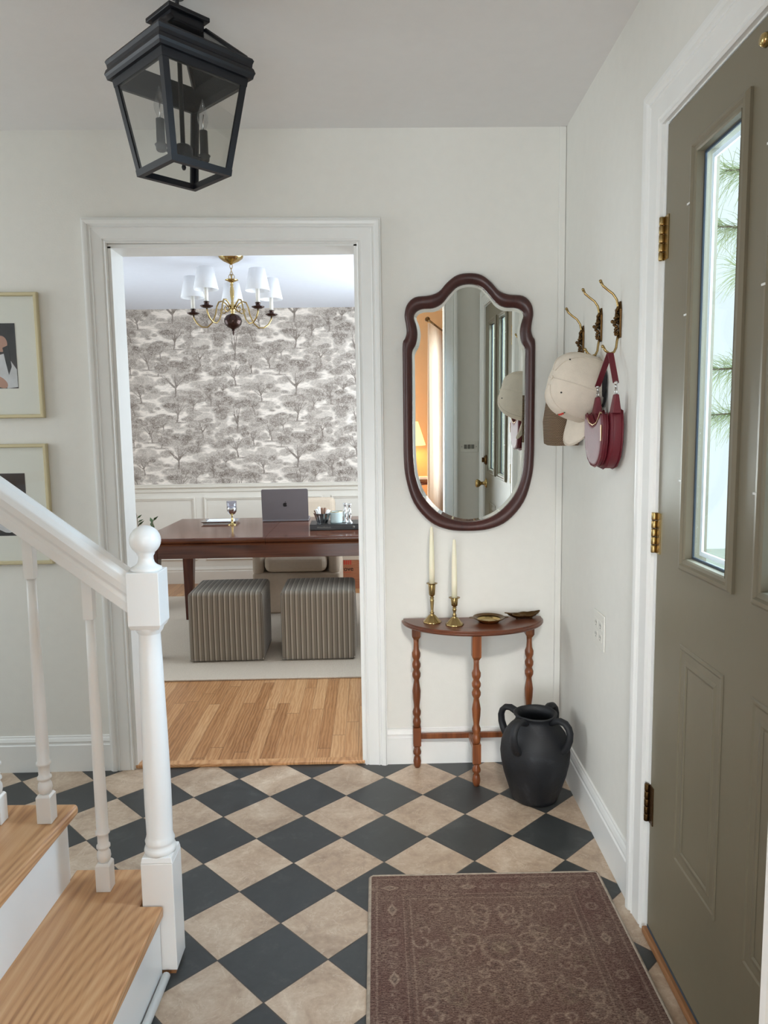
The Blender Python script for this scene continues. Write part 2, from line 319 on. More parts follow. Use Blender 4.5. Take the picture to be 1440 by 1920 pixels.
# ------------------------------------------------------------------ mesh builder
class M:
    def __init__(s): s.v = []; s.f = []; s.sm = []; s.mi = []
    def add(s, vs, fs, smooth=False, T=None, mi=0):
        b = len(s.v)
        s.v += [tuple(T @ Vector(v)) if T is not None else tuple(v) for v in vs]
        for f in fs: s.f.append(tuple(b+i for i in f)); s.sm.append(smooth); s.mi.append(mi)
        return s
    def box(s, x0, x1, y0, y1, z0, z1, T=None, mi=0):
        x0, x1 = min(x0, x1), max(x0, x1); y0, y1 = min(y0, y1), max(y0, y1); z0, z1 = min(z0, z1), max(z0, z1)
        vs = [(x, y, z) for z in (z0, z1) for y in (y0, y1) for x in (x0, x1)]
        return s.add(vs, [(0, 2, 3, 1), (4, 5, 7, 6), (0, 1, 5, 4), (2, 6, 7, 3), (0, 4, 6, 2), (1, 3, 7, 5)], False, T, mi)
    def lathe(s, prof, seg=32, T=None, smooth=True, cap=True, a0=0):
        vs = []; n = len(prof)
        for r, z in prof:
            for k in range(seg):
                a = a0 + 2*PI*k/seg; vs.append((r*math.cos(a), r*math.sin(a), z))
        fs = []
        for i in range(n-1):
            for k in range(seg):
                k2 = (k+1) % seg; fs.append((i*seg+k, i*seg+k2, (i+1)*seg+k2, (i+1)*seg+k))
        s.add(vs, fs, smooth, T)
        if cap:
            b = len(s.v) - len(vs)
            if prof[0][0] > 1e-5: s.f.append(tuple(b+k for k in reversed(range(seg)))); s.sm.append(False); s.mi.append(0)
            if prof[-1][0] > 1e-5: s.f.append(tuple(b+(n-1)*seg+k for k in range(seg))); s.sm.append(False); s.mi.append(0)
        return s
    def tube(s, pts, rad, seg=10, T=None, closed=False, flat=1.0, up=None):
        pts = [Vector(p) for p in pts]; n = len(pts)
        rad = [rad]*n if isinstance(rad, (int, float)) else rad
        vs = []; prev = None
        for i, p in enumerate(pts):
            if closed: t = pts[(i+1) % n] - pts[i-1]
            else: t = pts[min(i+1, n-1)] - pts[max(i-1, 0)]
            t.normalize()
            if prev is None:
                a = Vector(up) if up else (Vector((0, 0, 1)) if abs(t.z) < 0.9 else Vector((1, 0, 0)))
                prev = (a - t*a.dot(t)).normalized()
            else: prev = (prev - t*prev.dot(t)).normalized()
            q = t.cross(prev)
            for k in range(seg):
                a = 2*PI*k/seg; vs.append(tuple(p + prev*(math.cos(a)*rad[i]) + q*(math.sin(a)*rad[i]*flat)))
        fs = []
        for i in range(n if closed else n-1):
            j = (i+1) % n
            for k in range(seg):
                k2 = (k+1) % seg; fs.append((i*seg+k, i*seg+k2, j*seg+k2, j*seg+k))
        if not closed: fs.append(tuple(reversed(range(seg)))); fs.append(tuple((n-1)*seg+k for k in range(seg)))
        return s.add(vs, fs, True, T)
    def prism(s, poly, h0, h1, plane='xy', T=None, smooth=False):
        n = len(poly)
        mk = {'xy': lambda a, b, h: (a, b, h), 'xz': lambda a, b, h: (a, h, b), 'yz': lambda a, b, h: (h, a, b)}[plane]
        vs = [mk(a, b, h0) for a, b in poly] + [mk(a, b, h1) for a, b in poly]
        s.add(vs, [tuple(reversed(range(n))), tuple(range(n, 2*n))], False, T)
        b = len(s.v)-2*n
        for i in range(n): s.f.append((b+i, b+(i+1) % n, b+n+(i+1) % n, b+n+i)); s.sm.append(smooth); s.mi.append(0)
        return s
    def sphere(s, c, r, seg=20, rings=12, sc=(1, 1, 1), T=None):
        vs = [(c[0], c[1], c[2]-r*sc[2])]; fs = []
        for i in range(1, rings):
            a = -PI/2 + PI*i/rings
            for k in range(seg):
                b = 2*PI*k/seg; vs.append((c[0]+r*sc[0]*math.cos(a)*math.cos(b), c[1]+r*sc[1]*math.cos(a)*math.sin(b), c[2]+r*sc[2]*math.sin(a)))
        vs.append((c[0], c[1], c[2]+r*sc[2])); L = len(vs)-1
        for k in range(seg):
            k2 = (k+1) % seg; fs.append((0, 1+k2, 1+k)); fs.append((L, L-seg+k, L-seg+k2))
            for i in range(rings-2): fs.append((1+i*seg+k, 1+i*seg+k2, 1+(i+1)*seg+k2, 1+(i+1)*seg+k))
        return s.add(vs, fs, True, T)
    def loft(s, rings, T=None, smooth=True, cap=True, closed=True):
        n = len(rings[0]); vs = [p for r in rings for p in r]; fs = []
        for i in range(len(rings)-1):
            for k in range(n if closed else n-1):
                k2 = (k+1) % n; fs.append((i*n+k, i*n+k2, (i+1)*n+k2, (i+1)*n+k))
        s.add(vs, fs, smooth, T)
        if cap:
            b = len(s.v)-len(vs); L = (len(rings)-1)*n
            s.f.append(tuple(b+k for k in reversed(range(n)))); s.f.append(tuple(b+L+k for k in range(n))); s.sm += [False]*2; s.mi += [0]*2
        return s
    def build(s, name, mat, parent=None, bevel=0, seg=2, sub=0, fix=True, mat2=None, loc=None, rz=0):
        me = bpy.data.meshes.new(name); me.from_pydata(s.v, [], s.f)
        me.polygons.foreach_set('use_smooth', s.sm); me.polygons.foreach_set('material_index', s.mi)
        if fix:
            bm = bmesh.new(); bm.from_mesh(me); bmesh.ops.recalc_face_normals(bm, faces=bm.faces); bm.to_mesh(me); bm.free()
        me.materials.append(MT[mat] if isinstance(mat, str) else mat)
        if mat2: me.materials.append(MT[mat2])
        o = bpy.data.objects.new(name, me); COL.objects.link(o)
        if parent: o.parent = parent
        if loc: o.location = loc
        if rz: o.rotation_euler.z = rz
        if bevel:
            b = o.modifiers.new('bevel', 'BEVEL'); b.width = bevel; b.segments = seg; b.limit_method = 'ANGLE'; b.angle_limit = 0.7
            b.harden_normals = False
        if sub:
            b = o.modifiers.new('sub', 'SUBSURF'); b.levels = sub; b.render_levels = sub
        return o

def root(name, loc=(0, 0, 0), rz=0.0, rot=None):
    o = bpy.data.objects.new(name, None); COL.objects.link(o); o.location = loc
    o.rotation_euler = rot if rot else (0, 0, rz); o.empty_display_size = 0.05; return o
def tag(o, label=None, cat=None, group=None, kind=None):
    if label: o['label'] = label
    if cat: o['category'] = cat
    if group: o['group'] = group
    if kind: o['kind'] = kind
    return o
def struct(o, label=None): return tag(o, label, None, None, 'structure')
def copy_tree(src, loc, rz=None, label=None, kids=None):
    r = src.copy(); COL.objects.link(r); r.location = loc
    if rz is not None: r.rotation_euler.z = rz
    if label: r['label'] = label
    for ch in list(src.children):
        c = ch.copy(); COL.objects.link(c); c.parent = r
        for gch in ch.children:
            d = gch.copy(); COL.objects.link(d); d.parent = c
    return r

# frame of the slanted entry wall: local x = minus distance from the corner, y = into the room, z = up
RW_ANG = math.atan2(1, SL)
RWM = Matrix.Translation((RX, D, 0)) @ Matrix.Rotation(RW_ANG, 4, 'Z')
def rwp(t, a, z): return RWM @ Vector((-t, a, z))
def rwroot(name, t, a, z): return root(name, rwp(t, a, z), RW_ANG)

def sweep_profile(path, prof, M_=None, closed=False, flip=False):
    """path: 2D points (a,b) in a plane; prof: list of (offset across, height out of plane). Mitred corners. Returns M in plane coords (a,b,out)."""
    m = M_ or M(); n = len(path); P = [Vector(p) for p in path]; rings = []
    for i in range(n):
        if i == 0 and not closed: d = (P[1]-P[0]).normalized(); nn = Vector((-d.y, d.x)); k = 1
        elif i == n-1 and not closed: d = (P[-1]-P[-2]).normalized(); nn = Vector((-d.y, d.x)); k = 1
        else:
            d1 = (P[i]-P[i-1]).normalized(); d2 = (P[(i+1) % n]-P[i]).normalized()
            n1 = Vector((-d1.y, d1.x)); n2 = Vector((-d2.y, d2.x)); nn = (n1+n2).normalized(); k = 1/max(0.2, nn.dot(n1))
        if flip: nn = -nn
        rings.append([(P[i].x+nn.x*o*k, P[i].y+nn.y*o*k, h) for o, h in prof])
    if closed: rings.append(rings[0])
    m.loft(rings, smooth=False, cap=not closed, closed=True)
    return m
CASING = [(0, 0), (0, 0.012), (0.004, 0.016), (0.010, 0.012), (0.013, 0.012), (0.016, 0.015), (0.052, 0.018), (0.055, 0.021), (0.060, 0.018),
          (0.063, 0.018), (0.067, 0.024), (0.076, 0.026), (0.082, 0.026), (0.085, 0.021), (0.0887, 0.021), (0.0887, 0)]
BASE = [(0, 0), (0.016, 0), (0.016, 0.108), (0.012, 0.112), (0.012, 0.118), (0.014, 0.123), (0.010, 0.134), (0.006, 0.139), (0.006, 0.143), (0, 0.145)]
def mapM(m, fn):
    m.v = [fn(*v) for v in m.v]; return m
def baseboard(name, p0, p1, inward, mat='trim', prof=BASE, z=0.0):
    p0, p1 = Vector((*p0, z)), Vector((*p1, z)); n = Vector((*inward, 0)).normalized(); m = M()
    m.loft([[tuple(p + n*a + Vector((0, 0, b))) for a, b in prof] for p in (p0, p1)], smooth=False)
    return struct(m.build(name, mat))

# ================================================================== SETTING
FXL = -3.3                                   # left wall of the hall
def wl(name, boxes, mat):
    m = M()
    for b in boxes: m.box(*b)
    return struct(m.build(name, mat))
# floors
def poly_slab(name, poly, z0, z1, mat):
    return struct(M().prism(poly, z0, z1).build(name, mat))
rxa = lambda y, off=0: RX - SL*(D-y) - off
poly_slab('floor', [(FXL, YF-0.13), (rxa(YF-0.13)+0.01, YF-0.13), (rxa(D)+0.01, D), (XR, D), (XR, D+0.004), (XL, D+0.004), (XL, D), (FXL, D)], -0.05, 0.0, 'tiles')
poly_slab('floor_dining', [(-2.6, D+0.14), (0.85, D+0.14), (0.85, D2+0.1), (-2.6, D2+0.1)], -0.05, 0.012, 'planks')
poly_slab('floor_living', [(FXL, -1.72), (0.75, -1.72), (0.75, YF-0.13), (FXL, YF-0.13)], -0.05, 0.0, 'planks')
M_ = M(); M_.box(XL+0.002, XR-0.002, D+0.004, D+0.14, -0.05, 0.012)
struct(M_.build('trim_threshold', 'planks'))
struct(M().box(XL+0.002, XR-0.002, D-0.006, D+0.03, 0.0, 0.016).build('trim_1', 'oaktread', bevel=0.004), 'oak nosing strip in the cased opening')
# ceilings
poly_slab('ceiling', [(FXL, -1.72), (0.8, -1.72), (0.8, D+0.01), (FXL, D+0.01)], CZ, CZ+0.1, 'ceiling')
poly_slab('ceiling_dining', [(-2.6, D+0.12), (0.85, D+0.12), (0.85, D2+0.1), (-2.6, D2+0.1)], CZ2, CZ2+0.1, 'dceiling')
# back wall with the cased opening (hall side and dining side)
wl('wall_back', [(FXL-0.1, XL, D, D+0.128, -0.02, CZ+0.05), (XR, RX+0.3, D, D+0.128, -0.02, CZ+0.05), (XL, XR, D, D+0.128, ZT, CZ+0.05)], 'wall')
# jambs
jb = M(); jb.box(XL-0.001, XL+0.012, D-0.004, D+0.132, 0.0, ZT-0.006); jb.box(XR-0.012, XR+0.001, D-0.004, D+0.132, 0.0, ZT-0.006); jb.box(XL, XR, D-0.004, D+0.132, ZT-0.012, ZT+0.001)
struct(jb.build('trim_2', 'trim'))
cs = sweep_profile([(XL, 0.0), (XL, ZT+0.004), (XR, ZT-0.004), (XR, 0.0)], CASING)
mapM(cs, lambda a, b, h: (a, D-h, b)); struct(cs.build('trim_3', 'trim'), 'white moulded casing around the opening to the dining room')
cs = sweep_profile([(XL, 0.0), (XL, ZT), (XR, ZT), (XR, 0.0)], CASING)
mapM(cs, lambda a, b, h: (a, D+0.128+h, b)); struct(cs.build('trim_4', 'trim'))
baseboard('baseboard_back', (XR+CW, D), (RX, D), (0, -1))
baseboard('baseboard_left', (FXL, D), (XL-CW, D), (0, -1))
# entry wall (slanted) with the door opening t 1.035..2.0, z 0..2.05
T0, T1, DZ = 1.035, 1.966, 2.048
def rwbox(m, t0, t1, a0, a1, z0, z1): return m.box(-t1, -t0, a0, a1, z0, z1, RWM)
m = M(); rwbox(m, -0.05, T0, -0.12, 0, -0.02, CZ+0.05); rwbox(m, T1, D-YF+0.18, -0.12, 0, -0.02, CZ+0.05); rwbox(m, T0, T1, -0.12, 0, DZ, CZ+0.05)
struct(m.build('wall_right', 'wall'))
m = M()
m.loft([[tuple(rwp(t, a, b)) for a, b in BASE] for t in (0.0, T0-0.108)], smooth=False); struct(m.build('baseboard_right', 'trim'))
# entry casing
cs = sweep_profile([(-T0+0.012, 0.0), (-T0+0.012, DZ+0.0), (-T1, DZ+0.0), (-T1, 0.0)], [(o*1.14, h) for o, h in CASING], flip=True)
mapM(cs, lambda a, b, h: tuple(RWM @ Vector((a, h, b)))); struct(cs.build('trim_5', 'trim'), 'white moulded casing around the entry door')
m = M(); rwbox(m, T0-0.012, T0+0.004, -0.12, 0.004, 0, DZ); rwbox(m, T1-0.004, T1+0.01, -0.12, 0.004, 0, DZ); rwbox(m, T0, T1, -0.12, 0.002, DZ-0.004, DZ+0.01)
struct(m.build('trim_6', 'trim'))
m = M(); rwbox(m, T0, T1, -0.12, 0.016, 0.0, 0.018); struct(m.build('trim_7', 'stain', bevel=0.004), 'tan wooden door sill')
# corner bead on back wall
struct(M().box(RX-0.026, RX-0.001, D-0.008, D, 0.13, CZ).build('trim_8', 'wall', bevel=0.003))
# left wall of the hall, window opening y 1.45..2.65, z .8..2.3
def windowed(name, ax, x0, x1, y0, y1, zt, wy0, wy1, wz0, wz1, mat):
    m = M()
    def bb(a0, a1, z0, z1):
        if ax == 'x': m.box(x0, x1, a0, a1, z0, z1)
        else: m.box(a0, a1, y0, y1, z0, z1)
    A0, A1 = (y0, y1) if ax == 'x' else (x0, x1)
    bb(A0, wy0, -0.02, zt); bb(wy1, A1, -0.02, zt); bb(wy0, wy1, -0.02, wz0); bb(wy0, wy1, wz1, zt)
    return struct(m.build(name, mat))
windowed('wall_left', 'x', FXL-0.1, FXL, -1.8, D, CZ+0.05, 1.45, 2.65, 0.8, 2.3, 'wall')
WN = [0]
def window_unit(ax, pos, a0, a1, z0, z1, cols=2, rows=3):
    """white sash window in the plane ax=pos"""
    WN[0] += 1; r = root('window_%d' % WN[0]); struct(r)
    f = M(); mu = M(); p = M()
    def bx(mm, b0, b1, c0, c1, t):
        if ax == 'x': mm.box(pos-t, pos+t, b0, b1, c0, c1)
        else: mm.box(b0, b1, pos-t, pos+t, c0, c1)
    w_ = 0.045
    bx(f, a0, a1, z0, z0+w_, 0.03); bx(f, a0, a1, z1-w_, z1, 0.03); bx(f, a0, a0+w_, z0, z1, 0.03); bx(f, a1-w_, a1, z0, z1, 0.03)
    for i in range(1, cols): c = a0+(a1-a0)*i/cols; bx(mu, c-0.01, c+0.01, z0+w_, z1-w_, 0.012)
    for i in range(1, rows): c = z0+(z1-z0)*i/rows; bx(mu, a0+w_, a1-w_, c-0.01, c+0.01, 0.012)
    bx(p, a0+w_, a1-w_, z0+w_, z1-w_, 0.003)
    f.build('window_frame', 'trim', r); mu.build('muntin', 'trim', r); p.build('pane', 'pane', r)
window_unit('x', FXL-0.05, 1.45, 2.65, 0.8, 2.3)
# partition beside the camera with the living-room opening x -.5 .. .435
OX0, OX1 = -0.515, 0.436
wl('wall_front', [(FXL, OX0, YF-0.13, YF, -0.02, CZ+0.02), (OX1, rxa(YF)+0.06, YF-0.13, YF, -0.02, CZ+0.02), (OX0, OX1, YF-0.13, YF, 2.12, CZ+0.02)], 'wall')
cs = sweep_profile([(OX0, 0.0), (OX0, 2.12), (OX1, 2.12), (OX1, 0.0)], CASING)
cs.v = [(a, YF+h, b) for a, b, h in cs.v]; struct(cs.build('trim_9', 'trim'))
# living room shell
windowed('wall_living_back', 'y', FXL, 0.75, -1.82, -1.72, CZ+0.05, -1.4, 0.1, 0.06, 2.12, 'peach')
windowed('wall_living_right', 'x', 0.66, 0.76, -1.8, YF-0.13, CZ+0.05, -1.2, -0.3, 0.7, 2.1, 'peach')
window_unit('y', -1.77, -1.4, 0.1, 0.06, 2.12, 2, 5); window_unit('x', 0.71, -1.2, -0.3, 0.7, 2.1)
m = M(); m.loft([[(x, -1.72+a, CZ-b) for a, b in ((0, 0), (0.08, 0), (0.08, 0.015), (0.02, 0.085), (0, 0.09))] for x in (FXL, 0.66)], smooth=False)
struct(m.build('trim_10', 'trim'))
# dining room shell
wl('wall_dining_left', [(-2.7, -2.6, D+0.128, 3.98, -0.02, CZ2+0.05), (-2.7, -2.6, 5.2, D2+0.1, -0.02, CZ2+0.05), (-2.7, -2.6, 3.98, 5.2, -0.02, 0.8), (-2.7, -2.6, 3.98, 5.2, 2.2, CZ2+0.05)], 'panel')
windowed('wall_dining_right', 'x', 0.8, 0.9, D+0.128, D2+0.1, CZ2+0.05, 3.9, 5.6, 0.8, 2.2, 'panel')
window_unit('x', -2.65, 3.98, 5.2, 0.8, 2.2); window_unit('x', 0.85, 3.9, 5.6, 0.8, 2.2)
# wainscot wall: lower panel wall
wl('wall_dining_back', [(-2.6, 0.8, D2, D2+0.1, -0.02, 0.86)], 'panel')
RAIL = [(0, 0), (0.012, 0), (0.014, 0.015), (0.008, 0.02), (0.012, 0.03), (0.03, 0.038), (0.033, 0.05), (0.024, 0.056), (0.03, 0.062), (0.03, 0.068), (0, 0.07)]
baseboard('trim_11', (-2.6, D2), (0.8, D2), (0, -1), 'panel', RAIL, 0.825)
baseboard('baseboard_dining_back', (-2.6, D2), (0.8, D2), (0, -1), 'panel', [(a, b*1.1) for a, b in BASE], 0.0)
PF = [(0, 0), (0, 0.008), (0.006, 0.016), (0.012, 0.016), (0.018, 0.010), (0.024, 0.010), (0.024, 0)]
m = M(); xe = -1.494
for x0, x1 in ((xe-0.82, xe-0.037), (xe+0.037, xe+0.037+1.04), (xe+1.151, 0.72)):
    s_ = sweep_profile([(x0, 0.22), (x1, 0.22), (x1, 0.778), (x0, 0.778)], PF, closed=True)
    mapM(s_, lambda a, b, h: (a, D2-h, b)); m.v, m.f, m.sm, m.mi = (m.v+s_.v, m.f+[tuple(i+len(m.v) for i in f) for f in s_.f], m.sm+s_.sm, m.mi+s_.mi)
struct(m.build('trim_12', 'panel'), 'raised rectangular wainscot mouldings')

# toile wallpaper: a drawn repeating pattern of trees
def toile():
    st = 0.0042; x0, x1, z0, z1 = -2.6, 0.8, 0.86, CZ2
    nx, nz = int((x1-x0)/st)+1, int((z1-z0)/st)+1
    X, Z = np.meshgrid(np.linspace(x0, x1, nx), np.linspace(z0, z1, nz))
    PX, PZ = 1.035, 0.62
    # repeat with half drop
    U = np.mod(X+0.31, PX); row = np.floor((X+0.31)/PX); V = np.mod(Z, PZ)
    mask = np.zeros_like(X); line = np.zeros_like(X); rng = random.Random(5)
    def wrapd(a, c, p): d = a-c; return d-p*np.round(d/p)
    trees = [(0.20, 0.10, 1.45), (0.50, 0.02, 1.05), (0.72, 0.19, 1.3), (0.94, 0.05, 1.0), (0.36, 0.25, 0.9), (0.06, 0.28, 0.8), (0.60, 0.11, 0.75), (0.86, 0.29, 0.8)]
    allt = [(x, z, s) for x, z, s in trees] + [(x+0.517, z+0.31, s) for x, z, s in trees]
    for tx, tz, s in allt:
        lean = rng.uniform(-0.04, 0.04)
        for k in range(17):                                  # crown clumps
            cx = tx+lean+rng.uniform(-0.10, 0.10)*s; cz = tz+(0.120+rng.uniform(-0.045, 0.07))*s
            rx, rz = rng.uniform(0.025, 0.055)*s, rng.uniform(0.014, 0.030)*s
            dx, dz = wrapd(U, cx, PX)/rx, wrapd(V, cz, PZ)/rz
            r = dx*dx+dz*dz
            mask = np.maximum(mask, np.clip(1.3-r*0.6, 0, 0.45+0.55*rng.random()))
        for b in range(5):                                   # trunk and limbs
            ex, ez = (tx+lean, tz+0.13*s) if b == 0 else (tx+lean+rng.uniform(-0.08, 0.08)*s, tz+rng.uniform(0.10, 0.16)*s)
            bx_, bz_ = (tx, tz) if b == 0 else (tx+lean*0.4, tz+0.05*s)
            for q in np.linspace(0, 1, 40):
                wdt = (0.0052 if b == 0 else 0.003)*(1-q*0.55)*s+0.001
                d = np.hypot(wrapd(U, bx_+(ex-bx_)*q+math.sin(q*5+b)*0.004, PX), wrapd(V, bz_+(ez-bz_)*q, PZ))
                line = np.where(d < wdt, 1.0, line)
        dx, dz = wrapd(U, tx, PX)/(0.10*s), wrapd(V, tz-0.004, PZ)/0.010
        mask = np.maximum(mask, np.clip(1-(dx*dx+dz*dz)*0.8, 0, 0.85))
    for k in range(170):                                     # undergrowth
        cx, cz = rng.uniform(0, PX), rng.uniform(0, PZ); rx, rz = rng.uniform(0.02, 0.06), rng.uniform(0.008, 0.024)
        dx, dz = wrapd(U, cx, PX)/rx, wrapd(V, cz, PZ)/rz
        mask = np.maximum(mask, np.clip(1-(dx*dx+dz*dz)*0.6, 0, rng.uniform(0.35, 0.85)))
    me = bpy.data.meshes.new('wall_dining_paper')
    verts = np.stack([X.ravel(), np.full(X.size, D2-0.001), Z.ravel()], 1)
    i = (np.arange(nz-1)[:, None]*nx+np.arange(nx-1)[None, :]).ravel()
    faces = np.stack([i, i+1, i+nx+1, i+nx], 1)
    me.vertices.add(len(verts)); me.vertices.foreach_set('co', verts.ravel())
    me.loops.add(faces.size); me.loops.foreach_set('vertex_index', faces.ravel().astype(np.int32))
    me.polygons.add(len(faces)); me.polygons.foreach_set('loop_start', np.arange(0, faces.size, 4, dtype=np.int32))
    me.update(calc_edges=True); me.validate()
    ca = me.color_attributes.new('pattern', 'FLOAT_COLOR', 'POINT')
    c = np.zeros((X.size, 4), np.float32); c[:, 0] = mask.ravel(); c[:, 1] = line.ravel()*0.9; c[:, 3] = 1
    ca.data.foreach_set('color', c.ravel()); me.materials.append(MT['toile'])
    o = bpy.data.objects.new('wall_dining_upper', me); COL.objects.link(o)
    struct(o, 'wallpapered upper wall printed with grey-brown trees')
    bk = M().box(-2.6, 0.8, D2, D2+0.1, 0.86, CZ2+0.05).build('wall_dining_backing', 'panel', o); 
toile()

# outside
struct(M().box(1.6, 14, -8, 12, -0.75, -0.7).build('floor_outside', 'lawn'))

# ================================================================== ENTRY DOOR
def entry_door():
    r = rwroot('door_1', 0, 0, 0); struct(r, 'taupe entry door with two tall glass lites')
    a1, a0 = 0.003, -0.042; t0, t1, zb, zt = 1.042, 1.958, 0.022, DZ-0.008
    L = [(1.202, 1.456, 1.011, 1.940), (1.543, 1.797, 1.011, 1.940)]
    m = M(); o1 = 0.02
    ts = [t0, L[0][0]+o1, L[0][1]-o1, L[1][0]+o1, L[1][1]-o1, t1]
    for i in (0, 2, 4): m.box(-ts[i+1], -ts[i], a0, a1, zb, zt)
    for i in (1, 3):
        m.box(-ts[i+1], -ts[i], a0, a1, zb, L[0][2]+o1); m.box(-ts[i+1], -ts[i], a0, a1, L[0][3]-o1, zt)
    m.build('door_leaf', 'door', r)
    LF = [(-0.002, 0), (-0.002, 0.006), (0.004, 0.012), (0.012, 0.013), (0.016, 0.008), (0.024, 0.007), (0.024, 0.009), (0.027, 0.006), (0.028, -0.009), (0.028, -0.017), (0, -0.017)]
    for i, (ta, tb, za, zc) in enumerate(L):
        s_ = sweep_profile([(-ta, za), (-ta, zc), (-tb, zc), (-tb, za)], LF, closed=True, flip=False)
        mapM(s_, lambda a, b, h: (a, a1+h, b)); f = s_.build('lite_frame', 'door', r)
        tag(f, 'raised taupe frame around %s glass lite' % ('the hinge-side' if i == 0 else 'the latch-side'))
        q = 0.027
        M().box(-tb+q, -ta-q, -0.016, -0.010, za+q, zc-q).build('glass', 'pane', f)
        g_ = sweep_profile([(-ta-q, za+q), (-ta-q, zc-q), (-tb+q, zc-q), (-tb+q, za+q)], [(0, 0), (0.006, 0), (0.006, 0.012), (0, 0.012)], closed=True)
        mapM(g_, lambda a, b, h: (a, -0.0095+h*0.3, b)); g_.build('gasket', 'gasket', f)
        g_ = sweep_profile([(-ta-q, za+q), (-ta-q, zc-q), (-tb+q, zc-q), (-tb+q, za+q)], [(0.010, 0), (0.020, 0), (0.020, 0.012), (0.010, 0.012)], closed=True)
        mapM(g_, lambda a, b, h: (a, -0.024+h*0.4, b)); g_.build('muntin', 'white', f)
        n_ = M()
        for zz in ((za+0.2), (zc-0.13), (za+zc)/2+0.1): n_.box(-ta-0.012, -ta+0.001, a1+0.009, a1+0.014, zz, zz+0.004)
        n_.build('clip', 'trim', f)
    PN = [(0, 0), (0.003, 0.0025), (0.008, 0.0025), (0.013, 0.0004), (0.030, 0.0004), (0.040, 0.0022), (0.046, 0.0)]
    for ta, tb in ((1.203, 1.428), (1.545, 1.770)):
        s_ = sweep_profile([(-ta, 0.306), (-ta, 0.836), (-tb, 0.836), (-tb, 0.306)], PN, closed=True); mapM(s_, lambda a, b, h: (a, a1+max(h, -0.0)+0.0005, b))
        s_.build('panel', 'door', r)
    for z in (1.78, 1.07, 0.36):
        h = M(); k = 0.0125
        for j in range(5): h.lathe([(0.0001, 0), (0.006, 0.0008), (0.0065, 0.003), (0.0065, 0.0175), (0.006, 0.0195), (0.0001, 0.02)], 14, Matrix.Translation((-1.034, 0.010, z-0.05+j*0.0205)))
        hg = h.build('hinge', 'brass' if z > 0.5 else 'brassdark', r)
        M().box(-1.064, -1.036, a1-0.001, a1+0.0025, z-0.05, z+0.052).build('hinge_leaf', 'brass' if z > 0.5 else 'brassdark', hg)
    # viewer, knob, deadbolt
    R90 = Matrix.Rotation(-PI/2, 4, 'X')
    M().lathe([(0.0001, 0.012), (0.008, 0.012), (0.011, 0.008), (0.013, 0)], 20, Matrix.Translation((-1.500, a1, 2.0)) @ R90).build('door_viewer', 'brassbright', r)
    kb = M().lathe([(0.032, 0), (0.032, 0.004), (0.024, 0.010), (0.011, 0.014), (0.011, 0.035), (0.019, 0.042), (0.026, 0.052), (0.027, 0.062), (0.020, 0.070), (0.0001, 0.072)], 28, Matrix.Translation((-1.895, a1, 0.935)) @ R90).build('door_knob', 'brassbright', r)
    M().lathe([(0.032, 0), (0.032, 0.005), (0.025, 0.014), (0.0001, 0.016)], 28, Matrix.Translation((-1.895, a1, 1.085)) @ R90).box(-1.899, -1.891, a1+0.014, a1+0.03, 1.070, 1.10).build('deadbolt', 'brassdark', r)
    m = M(); m.box(-t1, -t0, a1-0.001, a1+0.001, zb-0.012, zb+0.004).build('door_sweep', 'gasket', r)
entry_door()

# ================================================================== STAIRS
def stairs():
    """steps climb to the left; slight skew follows the entry wall"""
    y0, y1 = YF+0.004, 1.81
    sk = Matrix.Translation((0, 1.75, 0)) @ Matrix.Rotation(-SL, 4, 'Z') @ Matrix.Translation((0, -1.75, 0))
    r = root('staircase'); tag(r, 'white staircase with oak treads climbing to the left', 'staircase')
    run, rise = 0.258, TREAD1
    N = 6
    for k in range(N):
        xn = -0.522 - run*k; z = rise*(k+1)
        t = M()
        if k == 0:                                            # first tread, notched round the newel
            t.prism([(xn, y0), (xn, 1.683), (-0.579, 1.683), (-0.579, y1+0.028), (-0.80, y1+0.028), (-0.80, y0)], z-0.028, z, T=sk)
            tr = t.build('tread', 'oaktread', r, bevel=0.004)
        else:
            t.prism([(xn-0.004, y0), (xn-0.004, y1+0.030), (xn-run-0.02, y1+0.030), (xn-run-0.02, y0)], z-0.030, z, T=sk)
            tr = t.build('tread', 'oaktread', r, bevel=0.011, seg=4)
        M().box(xn-0.024, xn-0.014 if k else xn-0.010, y0, y1-0.026 if k else 1.682, z-rise+0.0005, z-0.0285, T=sk).build('riser', 'white', r)
    # open-string face under the treads on the far side
    st = M()
    for k in range(N):
        xn = -0.522-run*k-0.024; st.box(xn-run, xn, y1-0.022, y1-0.001, 0.001, rise*(k+1)-0.031, T=sk)
    st.build('stringer', 'white', r)
    m = M(); m.tube([tuple(sk @ Vector((-0.518, y, 0.011))) for y in (y0+0.02, 1.670)], 0.010, 12); m.build('shoe_moulding', 'white', r)
stairs()

